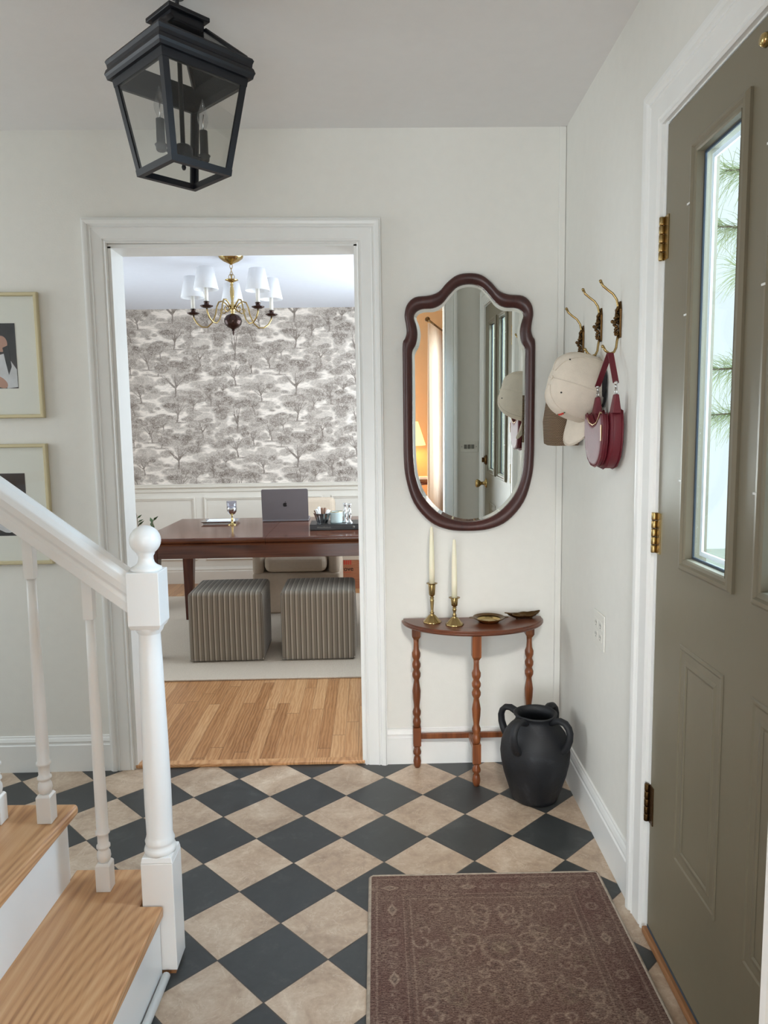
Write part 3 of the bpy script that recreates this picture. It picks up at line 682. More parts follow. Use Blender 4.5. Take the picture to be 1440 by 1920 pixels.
def newel():
    r = root('newel_post', (-0.536, 1.741, 0)); tag(r, 'white turned newel post with a ball finial at the foot of the stairs', 'newel post')
    m = M(); m.box(-0.039, 0.039, -0.040, 0.040, 0.012, 0.292)
    m.loft([[(-0.039, -0.040, 0.292), (0.039, -0.040, 0.292), (0.039, 0.040, 0.292), (-0.039, 0.040, 0.292)], [(-0.036, -0.037, 0.306), (0.036, -0.037, 0.306), (0.036, 0.037, 0.306), (-0.036, 0.037, 0.306)]], smooth=False)
    m.build('base_block', 'white', r, bevel=0.002)
    M().box(-0.034, 0.034, -0.035, 0.035, 0.0, 0.012).build('foot', 'stain', r)
    M().lathe([(0.037, 0.304), (0.039, 0.312), (0.037, 0.320), (0.033, 0.324), (0.035, 0.330), (0.036, 0.336), (0.033, 0.344), (0.0315, 0.352), (0.0325, 0.42), (0.0325, 0.5), (0.030, 0.65), (0.027, 0.80), (0.0255, 0.858),
               (0.0265, 0.860), (0.031, 0.866), (0.034, 0.874), (0.034, 0.882)], 40).build('column', 'white', r)
    m = M(); m.loft([[(-0.033, -0.033, 0.874), (0.033, -0.033, 0.874), (0.033, 0.033, 0.874), (-0.033, 0.033, 0.874)], [(-0.038, -0.040, 0.886), (0.038, -0.040, 0.886), (0.038, 0.040, 0.886), (-0.038, 0.040, 0.886)],
                     [(-0.038, -0.040, 1.012), (0.038, -0.040, 1.012), (0.038, 0.040, 1.012), (-0.038, 0.040, 1.012)]], smooth=False)
    m.build('top_block', 'white', r, bevel=0.0015)
    M().lathe([(0.032, 1.010), (0.037, 1.013), (0.036, 1.019), (0.026, 1.024), (0.020, 1.030), (0.0175, 1.038), (0.0175, 1.046), (0.021, 1.052)] +
              [(0.0365*math.cos(a), 1.084+0.0355*math.sin(a)) for a in np.linspace(-0.95, PI/2, 16)], 40, cap=False).build('ball_finial', 'white', r)
newel()

def rail():
    # moulded handrail falling into the newel
    r = root('handrail', (-0.5765, 1.752, 0.955)); tag(r, 'white moulded handrail sloping down into the newel post', 'handrail')
    prof = [(-0.022, -0.040), (0.022, -0.040), (0.024, -0.018), (0.019, -0.010), (0.027, 0.0), (0.031, 0.016), (0.029, 0.032), (0.018, 0.042), (0, 0.046), (-0.018, 0.042), (-0.029, 0.032), (-0.031, 0.016), (-0.027, 0.0), (-0.019, -0.010), (-0.024, -0.018)]
    d = Vector((-1, 0.028, 0.755)).normalized(); s_ = Vector((0.028, 1, 0)).normalized(); u = s_.cross(d); u = -u if u.z < 0 else u
    m = M(); m.loft([[tuple(d*(L-(s_.x*a+u.x*b)/d.x if L == 0 else L) + s_*a + u*b) for a, b in prof] for L in (0.0, 2.0)], smooth=False)
    m.build('rail', 'white', r, bevel=0.003)
rail()

def balusters():
    xs = [(-0.690, 0), (-0.826, 1), (-0.950, 1), (-1.083, 2), (-1.208, 2), (-1.341, 3), (-1.466, 3)]
    desc = ['white turned baluster on the lowest tread beside the newel post', 'white turned baluster on the second tread, nearer its front edge',
            'white turned baluster on the second tread, cut by the left edge of the photo', 'white turned baluster on the third tread, front one', 'white turned baluster on the third tread, rear one',
            'white turned baluster on the fourth tread, front one', 'white turned baluster on the fourth tread, rear one']
    for i, (x, k) in enumerate(xs):
        z0 = TREAD1*(k+1)+0.0006; zt = 0.955 + (-0.575-x)*0.755 - 0.054
        r = root('baluster', (x, 1.775, z0)); tag(r, desc[i], 'baluster', 'turned white stair balusters')
        h = zt-z0
        m = M(); m.box(-0.018, 0.018, -0.018, 0.018, 0, 0.068)
        m.loft([[(-.018, -.018, .068), (.018, -.018, .068), (.018, .018, .068), (-.018, .018, .068)], [(-.014, -.014, .074), (.014, -.014, .074), (.014, .014, .074), (-.014, .014, .074)]], smooth=False)
        m.build('base_block', 'white', r, bevel=0.001)
        M().lathe([(0.012, 0.073), (0.015, 0.077), (0.0175, 0.088), (0.0165, 0.098), (0.013, 0.105), (0.0125, 0.109), (0.017, 0.112), (0.017, 0.117), (0.0135, 0.121), (0.0135, 0.146), (0.0175, 0.149), (0.0175, 0.154), (0.0145, 0.158),
                   (0.0148, 0.2), (0.0145, 0.3), (0.012, h*0.7), (0.0105, h-0.10)], 24).build('spindle', 'white', r)
        m = M(); sl = 0.755
        for zz0 in (h-0.10,):
            vs = [(-.012, -.012, zz0), (.012, -.012, zz0), (.012, .012, zz0), (-.012, .012, zz0)]
            tp = [(-.012, -.012, h+.012*sl), (.012, -.012, h-.012*sl), (.012, .012, h-.012*sl), (-.012, .012, h+.012*sl)]
            m.loft([vs, tp], smooth=False)
        m.build('top_block', 'white', r)
balusters()

# ================================================================== LANTERN
def lantern():
    cx, cy = -0.469, 2.006
    r = root('hanging_lantern', (cx, cy, 2.0), PI/4); tag(r, 'black metal lantern with clear glass sides hanging from the hall ceiling', 'lantern')
    b, t, zb, zt = 0.0857, 0.1225, 0.0, 0.238
    fw = 0.0085
    def corner(h, sx, sy): return (sx*h, sy*h)
    for sx, sy in ((-1, -1), (1, -1), (1, 1), (-1, 1)):
        m = M()
        def ring(h, z): return [((h-2*fw)*sx, h*sy, z), (h*sx, h*sy, z), (h*sx, (h-2*fw)*sy, z), ((h-0.006)*sx, (h-2*fw)*sy, z), ((h-0.006)*sx, (h-0.006)*sy, z), ((h-2*fw)*sx, (h-0.006)*sy, z)]
        m.loft([ring(b, zb), ring(t, zt)], smooth=False); m.build('corner_post', 'black', r)
    def frame(h, z0, z1, w, name, h2=None):
        h2 = h2 or h; m = M()
        for k in range(4):
            T = Matrix.Rotation(k*PI/2, 4, 'Z')
            m.loft([[(-h, -h, z0), (h, -h, z0), (h-w, -h+w, z0), (-h+w, -h+w, z0)], [(-h2, -h2, z1), (h2, -h2, z1), (h2-w, -h2+w, z1), (-h2+w, -h2+w, z1)]], smooth=False, T=T)
        return m.build(name, 'black', r)
    hb = lambda z: b+(t-b)*z/zt
    frame(b+0.0008, -0.003, 0.013, 0.014, 'bottom_rail', hb(0.013)+0.0008)
    frame(hb(0.216)+0.0008, 0.216, zt, 0.010, 'top_rail', t+0.0008)
    for k in range(4):
        T = Matrix.Rotation(k*PI/2, 4, 'Z'); m = M(); i0, i1 = hb(0.012)-0.002, hb(0.218)-0.002
        m.loft([[(-i0+0.012, -i0, 0.012), (i0-0.012, -i0, 0.012), (i0-0.012, -i0+0.002, 0.012), (-i0+0.012, -i0+0.002, 0.012)],
                [(-i1+0.012, -i1, 0.218), (i1-0.012, -i1, 0.218), (i1-0.012, -i1+0.002, 0.218), (-i1+0.012, -i1+0.002, 0.218)]], smooth=False, T=T)
        m.build('glass_pane', 'lglass', r)
    # crown moulding (open inside)
    e = 0.1335
    CP = [(0.0, 0.242), (0.003, 0.248), (0.0, 0.258), (-0.003, 0.262), (-0.002, 0.270), (0.001, 0.278), (-0.002, 0.284), (-0.010, 0.287), (-0.016, 0.287), (-0.016, 0.234), (-0.002, 0.234)]
    s_ = sweep_profile([(-e, -e), (e, -e), (e, e), (-e, e)], [(-o, z) for o, z in CP], closed=True)
    s_.build('crown', 'black', r)
    # roof: four bars with glass between, rising to the cap box
    c = 0.047; rz0, rz1 = 0.284, 0.352; eo = 0.120
    for k in range(4):
        m = M(); a = PI/4+k*PI/2; p0 = Vector((eo*1.414*math.cos(a), eo*1.414*math.sin(a), rz0)); p1 = Vector((c*1.414*math.cos(a), c*1.414*math.sin(a), rz1))
        m.tube([p0, p1], 0.008, 4); m.build('roof_bar', 'black', r)
    m = M()
    for k in (0, 2, 3):
        T = Matrix.Rotation(k*PI/2, 4, 'Z'); m.loft([[(-eo, -eo, rz0), (eo, -eo, rz0), (eo, -eo, rz0+0.002), (-eo, -eo, rz0+0.002)], [(-c, -c, rz1), (c, -c, rz1), (c, -c, rz1+0.002), (-c, -c, rz1+0.002)]], smooth=False, T=T)
    m.build('roof_glass', 'lglass', r)
    # the roof slope beside the hanging hook is solid metal
    m = M(); T = Matrix.Rotation(PI/2, 4, 'Z'); m.loft([[(-eo, -eo, rz0), (eo, -eo, rz0), (eo, -eo, rz0+0.003), (-eo, -eo, rz0+0.003)], [(-c, -c, rz1), (c, -c, rz1), (c, -c, rz1+0.003), (-c, -c, rz1+0.003)]], smooth=False, T=T)
    m.build('roof_panel', 'black', r)
    m = M().box(-c, c, -c, c, 0.346, 0.372); m.box(-0.058, 0.058, -0.058, 0.058, 0.371, 0.382); m.build('cap', 'black', r, bevel=0.002)
    M().lathe([(0.008, 0.382), (0.008, 0.395), (0.005, 0.398), (0.005, 0.425), (0.018, 0.430), (0.020, 0.436), (0.020, CZ-2.0)], 24).build('ceiling_stem', 'black', r)
    # inner rod, hub, candles along the axis facing the camera
    M().lathe([(0.0001, 0.012), (0.004, 0.014), (0.006, 0.020), (0.004, 0.026), (0.010, 0.030), (0.022, 0.036), (0.024, 0.042), (0.024, 0.066), (0.018, 0.074), (0.006, 0.078), (0.006, 0.350)], 24).build('hub', 'black', r)
    ang = math.radians(40)-PI/4
    for s in (-1, 1):
        px, py = 0.060*s*math.cos(ang), 0.060*s*math.sin(ang)
        T = Matrix.Translation((px, py, 0))
        cdl = M().lathe([(0.010, 0.046), (0.013, 0.050), (0.013, 0.056), (0.016, 0.062), (0.011, 0.066), (0.0105, 0.124), (0.0001, 0.125)], 20, T).build('candle_sleeve', 'darksleeve', r)
        M().tube([(px*0.3, py*0.3, 0.052), (px, py, 0.052)], 0.004, 8).build('candle_arm', 'black', cdl)
        M().lathe([(0.006, 0.123), (0.007, 0.130), (0.013, 0.145), (0.0145, 0.156), (0.011, 0.172), (0.005, 0.190), (0.001, 0.204)], 20, T, cap=False).build('bulb', 'bulb', cdl)
        M().tube([(px, py, 0.126), (px, py, 0.150), (px+0.002, py, 0.165)], 0.0015, 6).build('filament', 'silver', cdl)
lantern()

# ================================================================== MIRROR
def mirror():
    # outer edge and glass edge measured on one half (x from centre, z from centre), mirrored for the other
    OU = [(0, .484), (.045, .477), (.082, .451), (.112, .419), (.148, .405), (.202, .399), (.232, .372), (.241, .335), (.236, .300), (.234, .272), (.240, .250), (.249, .232), (.250, .17), (.250, .0), (.250, -.10), (.2495, -.20), (.242, -.28), (.212, -.375), (.150, -.448), (.080, -.479), (0, -.486)]
    IN = [(0, .447), (.0435, .437), (.075, .408), (.102, .377), (.134, .361), (.176, .358), (.200, .345), (.208, .324), (.199, .295), (.195, .263), (.201, .228), (.2150, .200), (.2157, .15), (.2157, .0), (.2157, -.10), (.214, -.20), (.205, -.278), (.176, -.352), (.123, -.412), (.066, -.441), (0, -.4515)]
    def spline(h):
        ctl = h+[(-x, z) for x, z in h[1:-1]][::-1]; n = len(ctl); out = []
        for i in range(n):
            p0, p1, p2, p3 = (Vector(ctl[(i+q) % n]) for q in (-1, 0, 1, 2))
            for t in (0, .25, .5, .75):
                v = 0.5*((2*p1)+(p2-p0)*t+(2*p0-5*p1+4*p2-p3)*t*t+(3*p1-p0-3*p2+p3)*t**3); out.append((v.x, v.y))
        return out
    O_, I_ = spline(OU), spline(IN)
    def offs(d): f = d/0.036; return [(a[0]+(b[0]-a[0])*f, a[1]+(b[1]-a[1])*f) for a, b in zip(O_, I_)]
    r = root('wall_mirror', (0.381, D-0.012, 1.428), rot=(0.0145, 0, -0.0145)); tag(r, 'dark mahogany framed mirror with a scalloped top on the hall wall', 'mirror')
    rings = []
    for d, h in ((0, -0.002), (0, 0.016), (0.004, 0.024), (0.014, 0.028), (0.026, 0.024), (0.032, 0.017), (0.036, 0.014), (0.037, 0.008), (0.037, -0.002)):
        rings.append([(x, -h, z) for x, z in offs(d)])
    m = M(); m.loft(rings+[rings[0]], smooth=True, cap=False); m.build('frame', 'mahog', r)
    a = [(x, -0.0090, z) for x, z in offs(0.0365)]; b = [(x, -0.0122, z) for x, z in offs(0.0485)]; n = len(a)
    m = M(); m.loft([a, b], smooth=False, cap=False); m.add(b+[(0, -0.0122, 0)], [(k, (k+1) % n, n) for k in range(n)])
    m.build('glass', 'mirror', r, fix=False)
    M().prism([(x, z) for x, z in offs(0.03)], -0.001, -0.005, 'xz').build('backing', 'stain', r)
mirror()

# ================================================================== PICTURE FRAMES
def picture(zc, name_label, variant):
    x1, w, h = -1.226, 0.463, 0.463
    xc = x1-w/2
    r = root('picture_frame', (xc, D, zc)); tag(r, name_label, 'picture frame', 'gold-framed family photos on the hall wall')
    fp = [(0, 0), (0, 0.018), (0.003, 0.021), (0.011, 0.021), (0.014, 0.017), (0.014, 0)]
    s_ = sweep_profile([(-w/2, -h/2), (-w/2, h/2), (w/2, h/2), (w/2, -h/2)], fp, closed=True, flip=True)
    mapM(s_, lambda a, b, q: (a, -q-0.001, b)); s_.build('frame', 'goldframe', r)
    M().box(-w/2+0.012, w/2-0.012, -0.010, -0.004, -h/2+0.012, h/2-0.012).build('mat', 'mat', r)
    pw, ph = 0.14, 0.12
    p = M().box(-pw, pw, -0.0108, -0.010, -ph, ph).build('photo', 'photodark', r)
    def blob(pts, d, name, mt): M().prism(pts, -0.0108-d, -0.0112-d, 'xz').build(name, mt, p)
    el = lambda cx, cz, a, b, n=18, rot=0: [(cx+a*math.cos(t)*math.cos(rot)-b*math.sin(t)*math.sin(rot), cz+a*math.cos(t)*math.sin(rot)+b*math.sin(t)*math.cos(rot)) for t in np.linspace(0, 2*PI, n, endpoint=False)]
    if variant == 0:
        blob([(0.04, 0.12), (0.14, 0.12), (0.14, -0.03), (0.09, 0.02), (0.04, 0.05)], 0.0, 'hair', 'photohair')
        blob(el(0.085, 0.045, 0.024, 0.030), 0.0002, 'face', 'skin')
        blob([(0.06, 0.0), (0.10, 0.01), (0.138, -0.05), (0.139, -0.115), (0.10, -0.12), (0.07, -0.07), (0.03, -0.04)], 0.0004, 'blouse', 'photowhite')
        blob(el(0.072, -0.095, 0.034, 0.018, rot=-0.6), 0.0006, 'arm', 'skin')
        blob([(0.09, 0.03), (0.112, 0.04), (0.120, -0.04), (0.108, -0.07), (0.10, -0.03)], 0.0007, 'hair_lock', 'photohair')
    else:
        blob([(0.02, -0.01), (0.09, -0.03), (0.132, -0.06), (0.128, -0.095), (0.06, -0.11), (0.0, -0.08)], 0.0, 'blanket', 'photowhite')
        blob(el(0.092, -0.055, 0.020, 0.010, rot=-0.5), 0.0002, 'hand', 'skin')
        blob(el(0.03, -0.112, 0.05, 0.006), 0.0002, 'sleeve', 'photohair')
    M().box(-w/2+0.013, w/2-0.013, -0.0155, -0.0145, -h/2+0.013, h/2-0.013).build('glazing', 'pane', r)
picture(1.632, 'upper pale gold frame with a photo of a dark-haired person in white', 0)
picture(1.072, 'lower pale gold frame behind the handrail, photo of white cloth and a hand', 1)

# ================================================================== CONSOLE TABLE
TH = 0.600
def console():
    xc, yb = 0.392, D-0.022
    r = root('console_table', (xc, yb, 0)); tag(r, 'half-moon reddish wooden console table with turned legs below the mirror', 'table')
    a, b = 0.277, 0.212
    def half(sc, inset=0):
        pts = [((a-inset)*math.cos(t), -(b-inset)*math.sin(t)-0.0) for t in np.linspace(0, PI, 48)]
        return pts
    m = M(); rings = []
    for ins, z in ((0.012, TH-0.020), (0.004, TH-0.018), (0.0, TH-0.013), (0.0, TH-0.008), (0.005, TH-0.006), (0.007, TH-0.004), (0.007, TH)):
        rings.append([(x, y, z) for x, y in half(1, ins)])
    m.loft(rings, smooth=False); m.build('top', 'cherrytop', r)
    legp = [(0.010, 0), (0.0135, 0.010), (0.0155, 0.026), (0.0125, 0.042), (0.009, 0.050), (0.0155, 0.056), (0.0165, 0.066), (0.012, 0.078), (0.011, 0.086)]
    up = [(q_ if q_ > 0.0135 else q_*0.92, z_) for q_, z_ in [(0.011, 0.0), (0.014, 0.008), (0.0165, 0.02), (0.014, 0.03), (0.0115, 0.036), (0.016, 0.046), (0.0165, 0.056), (0.012, 0.068), (0.0125, 0.076), (0.015, 0.100), (0.0165, 0.125), (0.013, 0.150), (0.011, 0.162),
          (0.0165, 0.174), (0.017, 0.184), (0.012, 0.196), (0.0165, 0.206), (0.017, 0.216), (0.0118, 0.228), (0.0165, 0.240), (0.017, 0.252), (0.012, 0.264), (0.0108, 0.285), (0.0118, 0.300)]]
    def leg(px, py, front, z1):
        m = M(); T = Matrix.Translation((px, py, 0)); zb = 0.086
        m.lathe(legp, 20, T, a0=PI/4)
        m.box(px-0.0155, px+0.0155, py-0.0155, py+0.0155, zb+0.006, zb+0.080)
        m.loft([[(px-.009, py-.009, zb-0.002), (px+.009, py-.009, zb-0.002), (px+.009, py+.009, zb-0.002), (px-.009, py+.009, zb-0.002)], [(px-.0155, py-.0155, zb+0.008), (px+.0155, py-.0155, zb+0.008), (px+.0155, py+.0155, zb+0.008), (px-.0155, py+.0155, zb+0.008)]], smooth=False)
        z0 = zb+0.078; L = z1-z0-(0.09 if front else 0.055); k = L/0.300
        m.lathe([(q, z0+zz*k) for q, zz in up], 20, T)
        zt_ = z0+L
        m.loft([[(px-.010, py-.010, zt_-0.002), (px+.010, py-.010, zt_-0.002), (px+.010, py+.010, zt_-0.002), (px-.010, py+.010, zt_-0.002)], [(px-.0165, py-.0165, zt_+0.010), (px+.0165, py-.0165, zt_+0.010), (px+.0165, py+.0165, zt_+0.010), (px-.0165, py+.0165, zt_+0.010)],
                [(px-.0165, py-.0165, z1), (px+.0165, py-.0165, z1), (px+.0165, py+.0165, z1), (px-.0165, py+.0165, z1)]], smooth=False)
        m.build('leg', 'cherry', r)
    zu = TH-0.019
    leg(-0.222, -0.022, False, zu); leg(0.222, -0.022, False, zu); leg(-0.010, -0.187, True, zu)
    M().box(-0.207, 0.207, -0.030, -0.016, 0.118, 0.140).build('stretcher', 'cherry', r, bevel=0.002)
    M().box(-0.018, -0.004, -0.172, -0.030, 0.116, 0.138).build('stretcher', 'cherry', r, bevel=0.002)
console()

def candlestick(x, y, hs, hc, rb, label, clabel):
    r = root('candlestick', (x, y, TH)); tag(r, label, 'candlestick', 'brass candlesticks on the console table')
    k = hs
    base = [(rb, 0), (rb, 0.003), (rb*0.93, 0.006), (rb*0.8, 0.010), (rb*0.55, 0.020), (rb*0.35, 0.028)]
    m = M(); seg = 72; vs = []
    for i, (q, z) in enumerate(base):
        for s in range(seg):
            an = 2*PI*s/seg; sc = 1+0.03*math.cos(an*9)*(1 if i < 4 else 0.3); vs.append((q*sc*math.cos(an), q*sc*math.sin(an), z))
    m.add(vs, [(i*seg+s, i*seg+(s+1) % seg, (i+1)*seg+(s+1) % seg, (i+1)*seg+s) for i in range(len(base)-1) for s in range(seg)]+[tuple(reversed(range(seg)))], True)
    m.build('base', 'brass', r)
    stem = [(rb*0.37, 0.026), (0.006, 0.034), (0.009, 0.037), (0.006, 0.041), (0.005, 0.048), (0.0078, k*0.55), (0.0078, k*0.58), (0.005, k*0.60), (0.0085, k*0.63), (0.0055, k*0.66), (0.0105, k*0.70), (0.0120, k*0.72), (0.0128, k*0.86), (0.0135, k*0.96), (0.0125, k*0.985), (0.0115, k-0.004), (0.0001, k-0.006)]
    M().lathe(stem, 24, cap=False).build('stem', 'brass', r)
    M().lathe([(0.012, k-0.003), (0.021, k-0.001), (0.0215, k+0.001), (0.012, k+0.001)], 24, cap=False).build('drip_rim', 'brass', r)
    c = M().lathe([(0.0108, 0), (0.0105, hc*0.3), (0.0085, hc*0.75), (0.0058, hc*0.97), (0.003, hc*0.992), (0.0001, hc)], 20).build('taper_candle', 'candle', None, loc=(x, y, TH+k-0.003))
    tag(c, clabel, 'candle', 'ivory taper candles')
candlestick(0.230, D-0.085, 0.152, 0.222, 0.035, 'taller brass candlestick at the left end of the console table', 'ivory taper candle in the taller brass candlestick, overlapping the mirror')
candlestick(0.311, D-0.128, 0.105, 0.226, 0.034, 'shorter brass candlestick, second from the left on the console table', 'ivory taper candle in the shorter brass candlestick')

def brass_dish():
    r = root('brass_dish', (0.446, 2.748, TH)); tag(r, 'round brass dish with little side handles on the console table', 'dish')
    M().lathe([(0.0001, 0.004), (0.034, 0.004), (0.040, 0.007), (0.046, 0.014), (0.058, 0.018), (0.060, 0.020), (0.058, 0.0165), (0.046, 0.010), (0.036, 0.001), (0.030, 0.0), (0.0001, 0.0)], 48).build('bowl', 'brassbright', r)
    M().lathe([(0.044, 0.0145), (0.0465, 0.0165), (0.0585, 0.0205), (0.0605, 0.021), (0.0610, 0.0185)], 48, cap=False).build('rim', 'brassdark', r)
    for s in (-1, 1):
        M().prism([(s*0.056, -0.012), (s*0.072, -0.006), (s*0.076, 0), (s*0.072, 0.006), (s*0.056, 0.012)], 0.0175, 0.0205).build('handle', 'brassdark', r)
brass_dish()

def leaf_dish():
    r = root('leaf_dish', (0.590, 2.792, TH), 0.25); tag(r, 'small dark bronze leaf-shaped dish at the right end of the console table', 'dish')
    n = 40; out = []
    for i in range(n):
        t = 2*PI*i/n; rr = 1 + 0.13*math.sin(t*5+0.6)+0.09*math.sin(t*9+1)
        out.append((0.060*rr*math.cos(t), 0.027*rr*math.sin(t)))
    def rg(s, z, lift): return [(x*s, y*s, z+lift*(abs(x)/0.06)**2*0.006) for x, y in out]
    m = M(); m.loft([rg(0.55, 0.004, 0), rg(0.9, 0.010, 0.7), rg(1.0, 0.016, 1), rg(0.99, 0.019, 1), rg(0.88, 0.013, 0.7), rg(0.55, 0.008, 0), rg(0.1, 0.008, 0)], cap=True); m.build('dish', 'brassdark', r)
    for px, py in ((-0.03, 0.0), (0.025, -0.012), (0.025, 0.012)): M().lathe([(0.003, 0), (0.005, 0.006)], 10, Matrix.Translation((px, py, 0))).build('foot', 'brassdark', r)
    M().tube([(-0.05, 0, 0.020), (-0.066, 0, 0.026), (-0.080, 0.004, 0.028)], [0.004, 0.003, 0.002], 8).build('stem', 'brassdark', r)
leaf_dish()

# ================================================================== JAR
def jar():
    r = root('clay_jar', (0.580, 2.540, 0)); tag(r, 'matte black clay jar with four handles on the floor in the corner', 'jar')
    prof = [(0.0001, 0.0), (0.070, 0.0), (0.080, 0.004), (0.086, 0.018), (0.098, 0.055), (0.112, 0.10), (0.121, 0.145), (0.124, 0.18), (0.120, 0.215), (0.108, 0.247), (0.092, 0.268), (0.079, 0.280), (0.072, 0.290),
            (0.069, 0.298), (0.071, 0.308), (0.077, 0.315), (0.078, 0.319), (0.074, 0.322), (0.068, 0.319), (0.062, 0.308), (0.060, 0.292), (0.080, 0.270), (0.100, 0.230), (0.108, 0.18), (0.100, 0.09), (0.07, 0.02), (0.0001, 0.014)]
    m = M(); seg = 56; vs = []
    for q, z in prof:
        for s in range(seg):
            an = 2*PI*s/seg; k = 1+0.008*math.sin(3*an+z*20)+0.005*math.sin(5*an-z*13); vs.append((q*k*math.cos(an), q*k*math.sin(an), z*(1+0.004*math.sin(an*2))))
    m.add(vs, [(i*seg+s, i*seg+(s+1) % seg, (i+1)*seg+(s+1) % seg, (i+1)*seg+s) for i in range(len(prof)-1) for s in range(seg)], True)
    m.build('body', 'clay', r)
    for an in (138, 226, 314, 46):
        a = math.radians(an); pts = []
        for q, z in ((0.066, 0.300), (0.082, 0.308), (0.102, 0.315), (0.122, 0.312), (0.136, 0.298), (0.142, 0.280), (0.140, 0.255), (0.132, 0.232), (0.120, 0.214), (0.108, 0.205)):
            pts.append((q*math.cos(a), q*math.sin(a), z))
        M().tube(pts, [0.012, 0.012, 0.0115, 0.011, 0.011, 0.011, 0.0115, 0.012, 0.014, 0.015], 14, flat=1.35).build('handle', 'clay', r)
jar()

# ================================================================== ENTRY RUG
def hall_rug():
    x0, y1, wd, ln = -0.018, 2.074, 0.680, 1.24
    st = 0.0026; nx, ny = int(wd/st)+1, int(ln/st)+1
    X, Y = np.meshgrid(np.linspace(0, wd, nx), np.linspace(-ln, 0, ny))
    dx = np.minimum(X, wd-X); dy = np.minimum(-Y, Y+ln); e = np.minimum(dx, dy)
    field = np.array(c3(112, 80, 70)); bord = np.array(c3(104, 66, 60)); cream = np.array(c3(196, 178, 158)); dark = np.array(c3(74, 44, 42)); grn = np.array(c3(134, 120, 96))
    C = np.where((e < 0.095)[..., None], bord, field)*np.ones(X.shape+(1,))
    def put(mask, col, a): C[:] = C*(1-(mask*a)[..., None]) + col*(mask*a)[..., None]
    for lo, hi, col, a in ((0.018, 0.021, cream, 0.35), (0.030, 0.033, dark, 0.4), (0.092, 0.096, cream, 0.4), (0.100, 0.106, dark, 0.45), (0.112, 0.115, cream, 0.3)):
        put(((e > lo) & (e < hi)).astype(float), col, a)
    rng = random.Random(11)
    def ring(cx, cy, r, wd_, col, a, gap=0.0, sq=1.0):
        R_ = np.hypot((X-cx), (Y-cy)*sq); A = np.arctan2(Y-cy, X-cx)
        mk = np.exp(-((R_-r)/wd_)**2)
        if gap: mk = mk*((np.mod(A+gap*3, 2*PI) < 4.9))
        put(mk, col, a)
    def disc(cx, cy, r, col, a, sq=1.0): put(np.clip((r-np.hypot(X-cx, (Y-cy)*sq))/0.002, 0, 1), col, a)
    def lozenge(cx, cy, a_, b_, col, al): put(np.clip((1-(np.abs(X-cx)/a_+np.abs(Y-cy)/b_))*6, 0, 1), col, al)
    # border medallions along the top and sides
    pts = [(wd*k/6+wd/12, -0.062) for k in range(6)] + [(0.062, -0.16-0.13*k) for k in range(9)] + [(wd-0.062, -0.16-0.13*k) for k in range(9)]
    for i, (cx, cy) in enumerate(pts):
        big = i % 2 == 0
        a_, b_ = (0.030, 0.014) if cy > -0.1 else (0.016, 0.030)
        if big: lozenge(cx, cy, a_, b_, cream, 0.75); lozenge(cx, cy, a_*0.55, b_*0.55, dark, 0.7); disc(cx, cy, 0.004, cream, 0.6)
        else: ring(cx, cy, 0.013, 0.0035, cream, 0.45); disc(cx, cy, 0.005, grn, 0.6)
        for q in (-1, 1):
            ox, oy = (q*0.045, 0) if cy > -0.1 else (0, q*0.045)
            ring(cx+ox, cy+oy, 0.008, 0.003, cream, 0.35, rng.random()*2)
    # field: mirrored pairs of curling motifs
    yy = -0.15
    while yy > -ln+0.12:
        for k in range(8):
            ux = rng.uniform(0.02, wd/2-0.13); uy = yy-rng.uniform(0, 0.05); r = rng.uniform(0.009, 0.022); col = rng.choice([cream, cream, dark, grn]); g_ = rng.random()*2; al = rng.uniform(0.3, 0.65)
            for sg in (-1, 1):
                ring(wd/2+sg*ux, uy, r, 0.003, col, al, g_); 
                if r > 0.014: disc(wd/2+sg*ux, uy, r*0.4, cream if col is dark else dark, 0.5)
        yy -= 0.055
    for cy in (-0.32, -0.62, -0.92):
        ring(wd/2, cy, 0.05, 0.004, cream, 0.4); ring(wd/2, cy, 0.032, 0.004, dark, 0.5); lozenge(wd/2, cy, 0.03, 0.03, grn, 0.5); disc(wd/2, cy, 0.008, cream, 0.6)
    Zc = np.full(X.shape, 0.0095)
    verts = np.stack([X.ravel(), Y.ravel(), Zc.ravel()], 1)
    me = bpy.data.meshes.new('pile')
    i = (np.arange(ny-1)[:, None]*nx+np.arange(nx-1)[None, :]).ravel(); faces = np.stack([i, i+1, i+nx+1, i+nx], 1)
    me.vertices.add(len(verts)); me.vertices.foreach_set('co', verts.ravel())
    me.loops.add(faces.size); me.loops.foreach_set('vertex_index', faces.ravel().astype(np.int32))
    me.polygons.add(len(faces)); me.polygons.foreach_set('loop_start', np.arange(0, faces.size, 4, dtype=np.int32))
    me.update(calc_edges=True); me.validate()
    ca = me.color_attributes.new('pattern', 'FLOAT_COLOR', 'POINT'); c = np.ones((X.size, 4), np.float32); c[:, :3] = C.reshape(-1, 3)
    ca.data.foreach_set('color', c.ravel()); me.materials.append(MT['hallrug'])
    r = root('entry_rug', (x0, y1, 0), -0.010); tag(r, 'worn reddish-brown oriental rug inside the entry door', 'rug')
    o = bpy.data.objects.new('pile', me); COL.objects.link(o); o.parent = r
    M().box(0.002, wd-0.002, -ln+0.002, -0.002, 0.0005, 0.009).build('backing', 'binding', r)
    m = M(); P = [(0, 0), (wd, 0), (wd, -ln), (0, -ln)]; pts = []
    for k in range(4):
        a, b = Vector(P[k]), Vector(P[(k+1) % 4]); d = (b-a).normalized()
        pts += [tuple(a+d*0.008)+(0.0055,), tuple(a+(b-a)*0.5)+(0.0055,), tuple(b-d*0.008)+(0.0055,)]
    m.tube(pts, 0.0055, 8, closed=True); m.build('bound_edge', 'binding', r)
hall_rug()

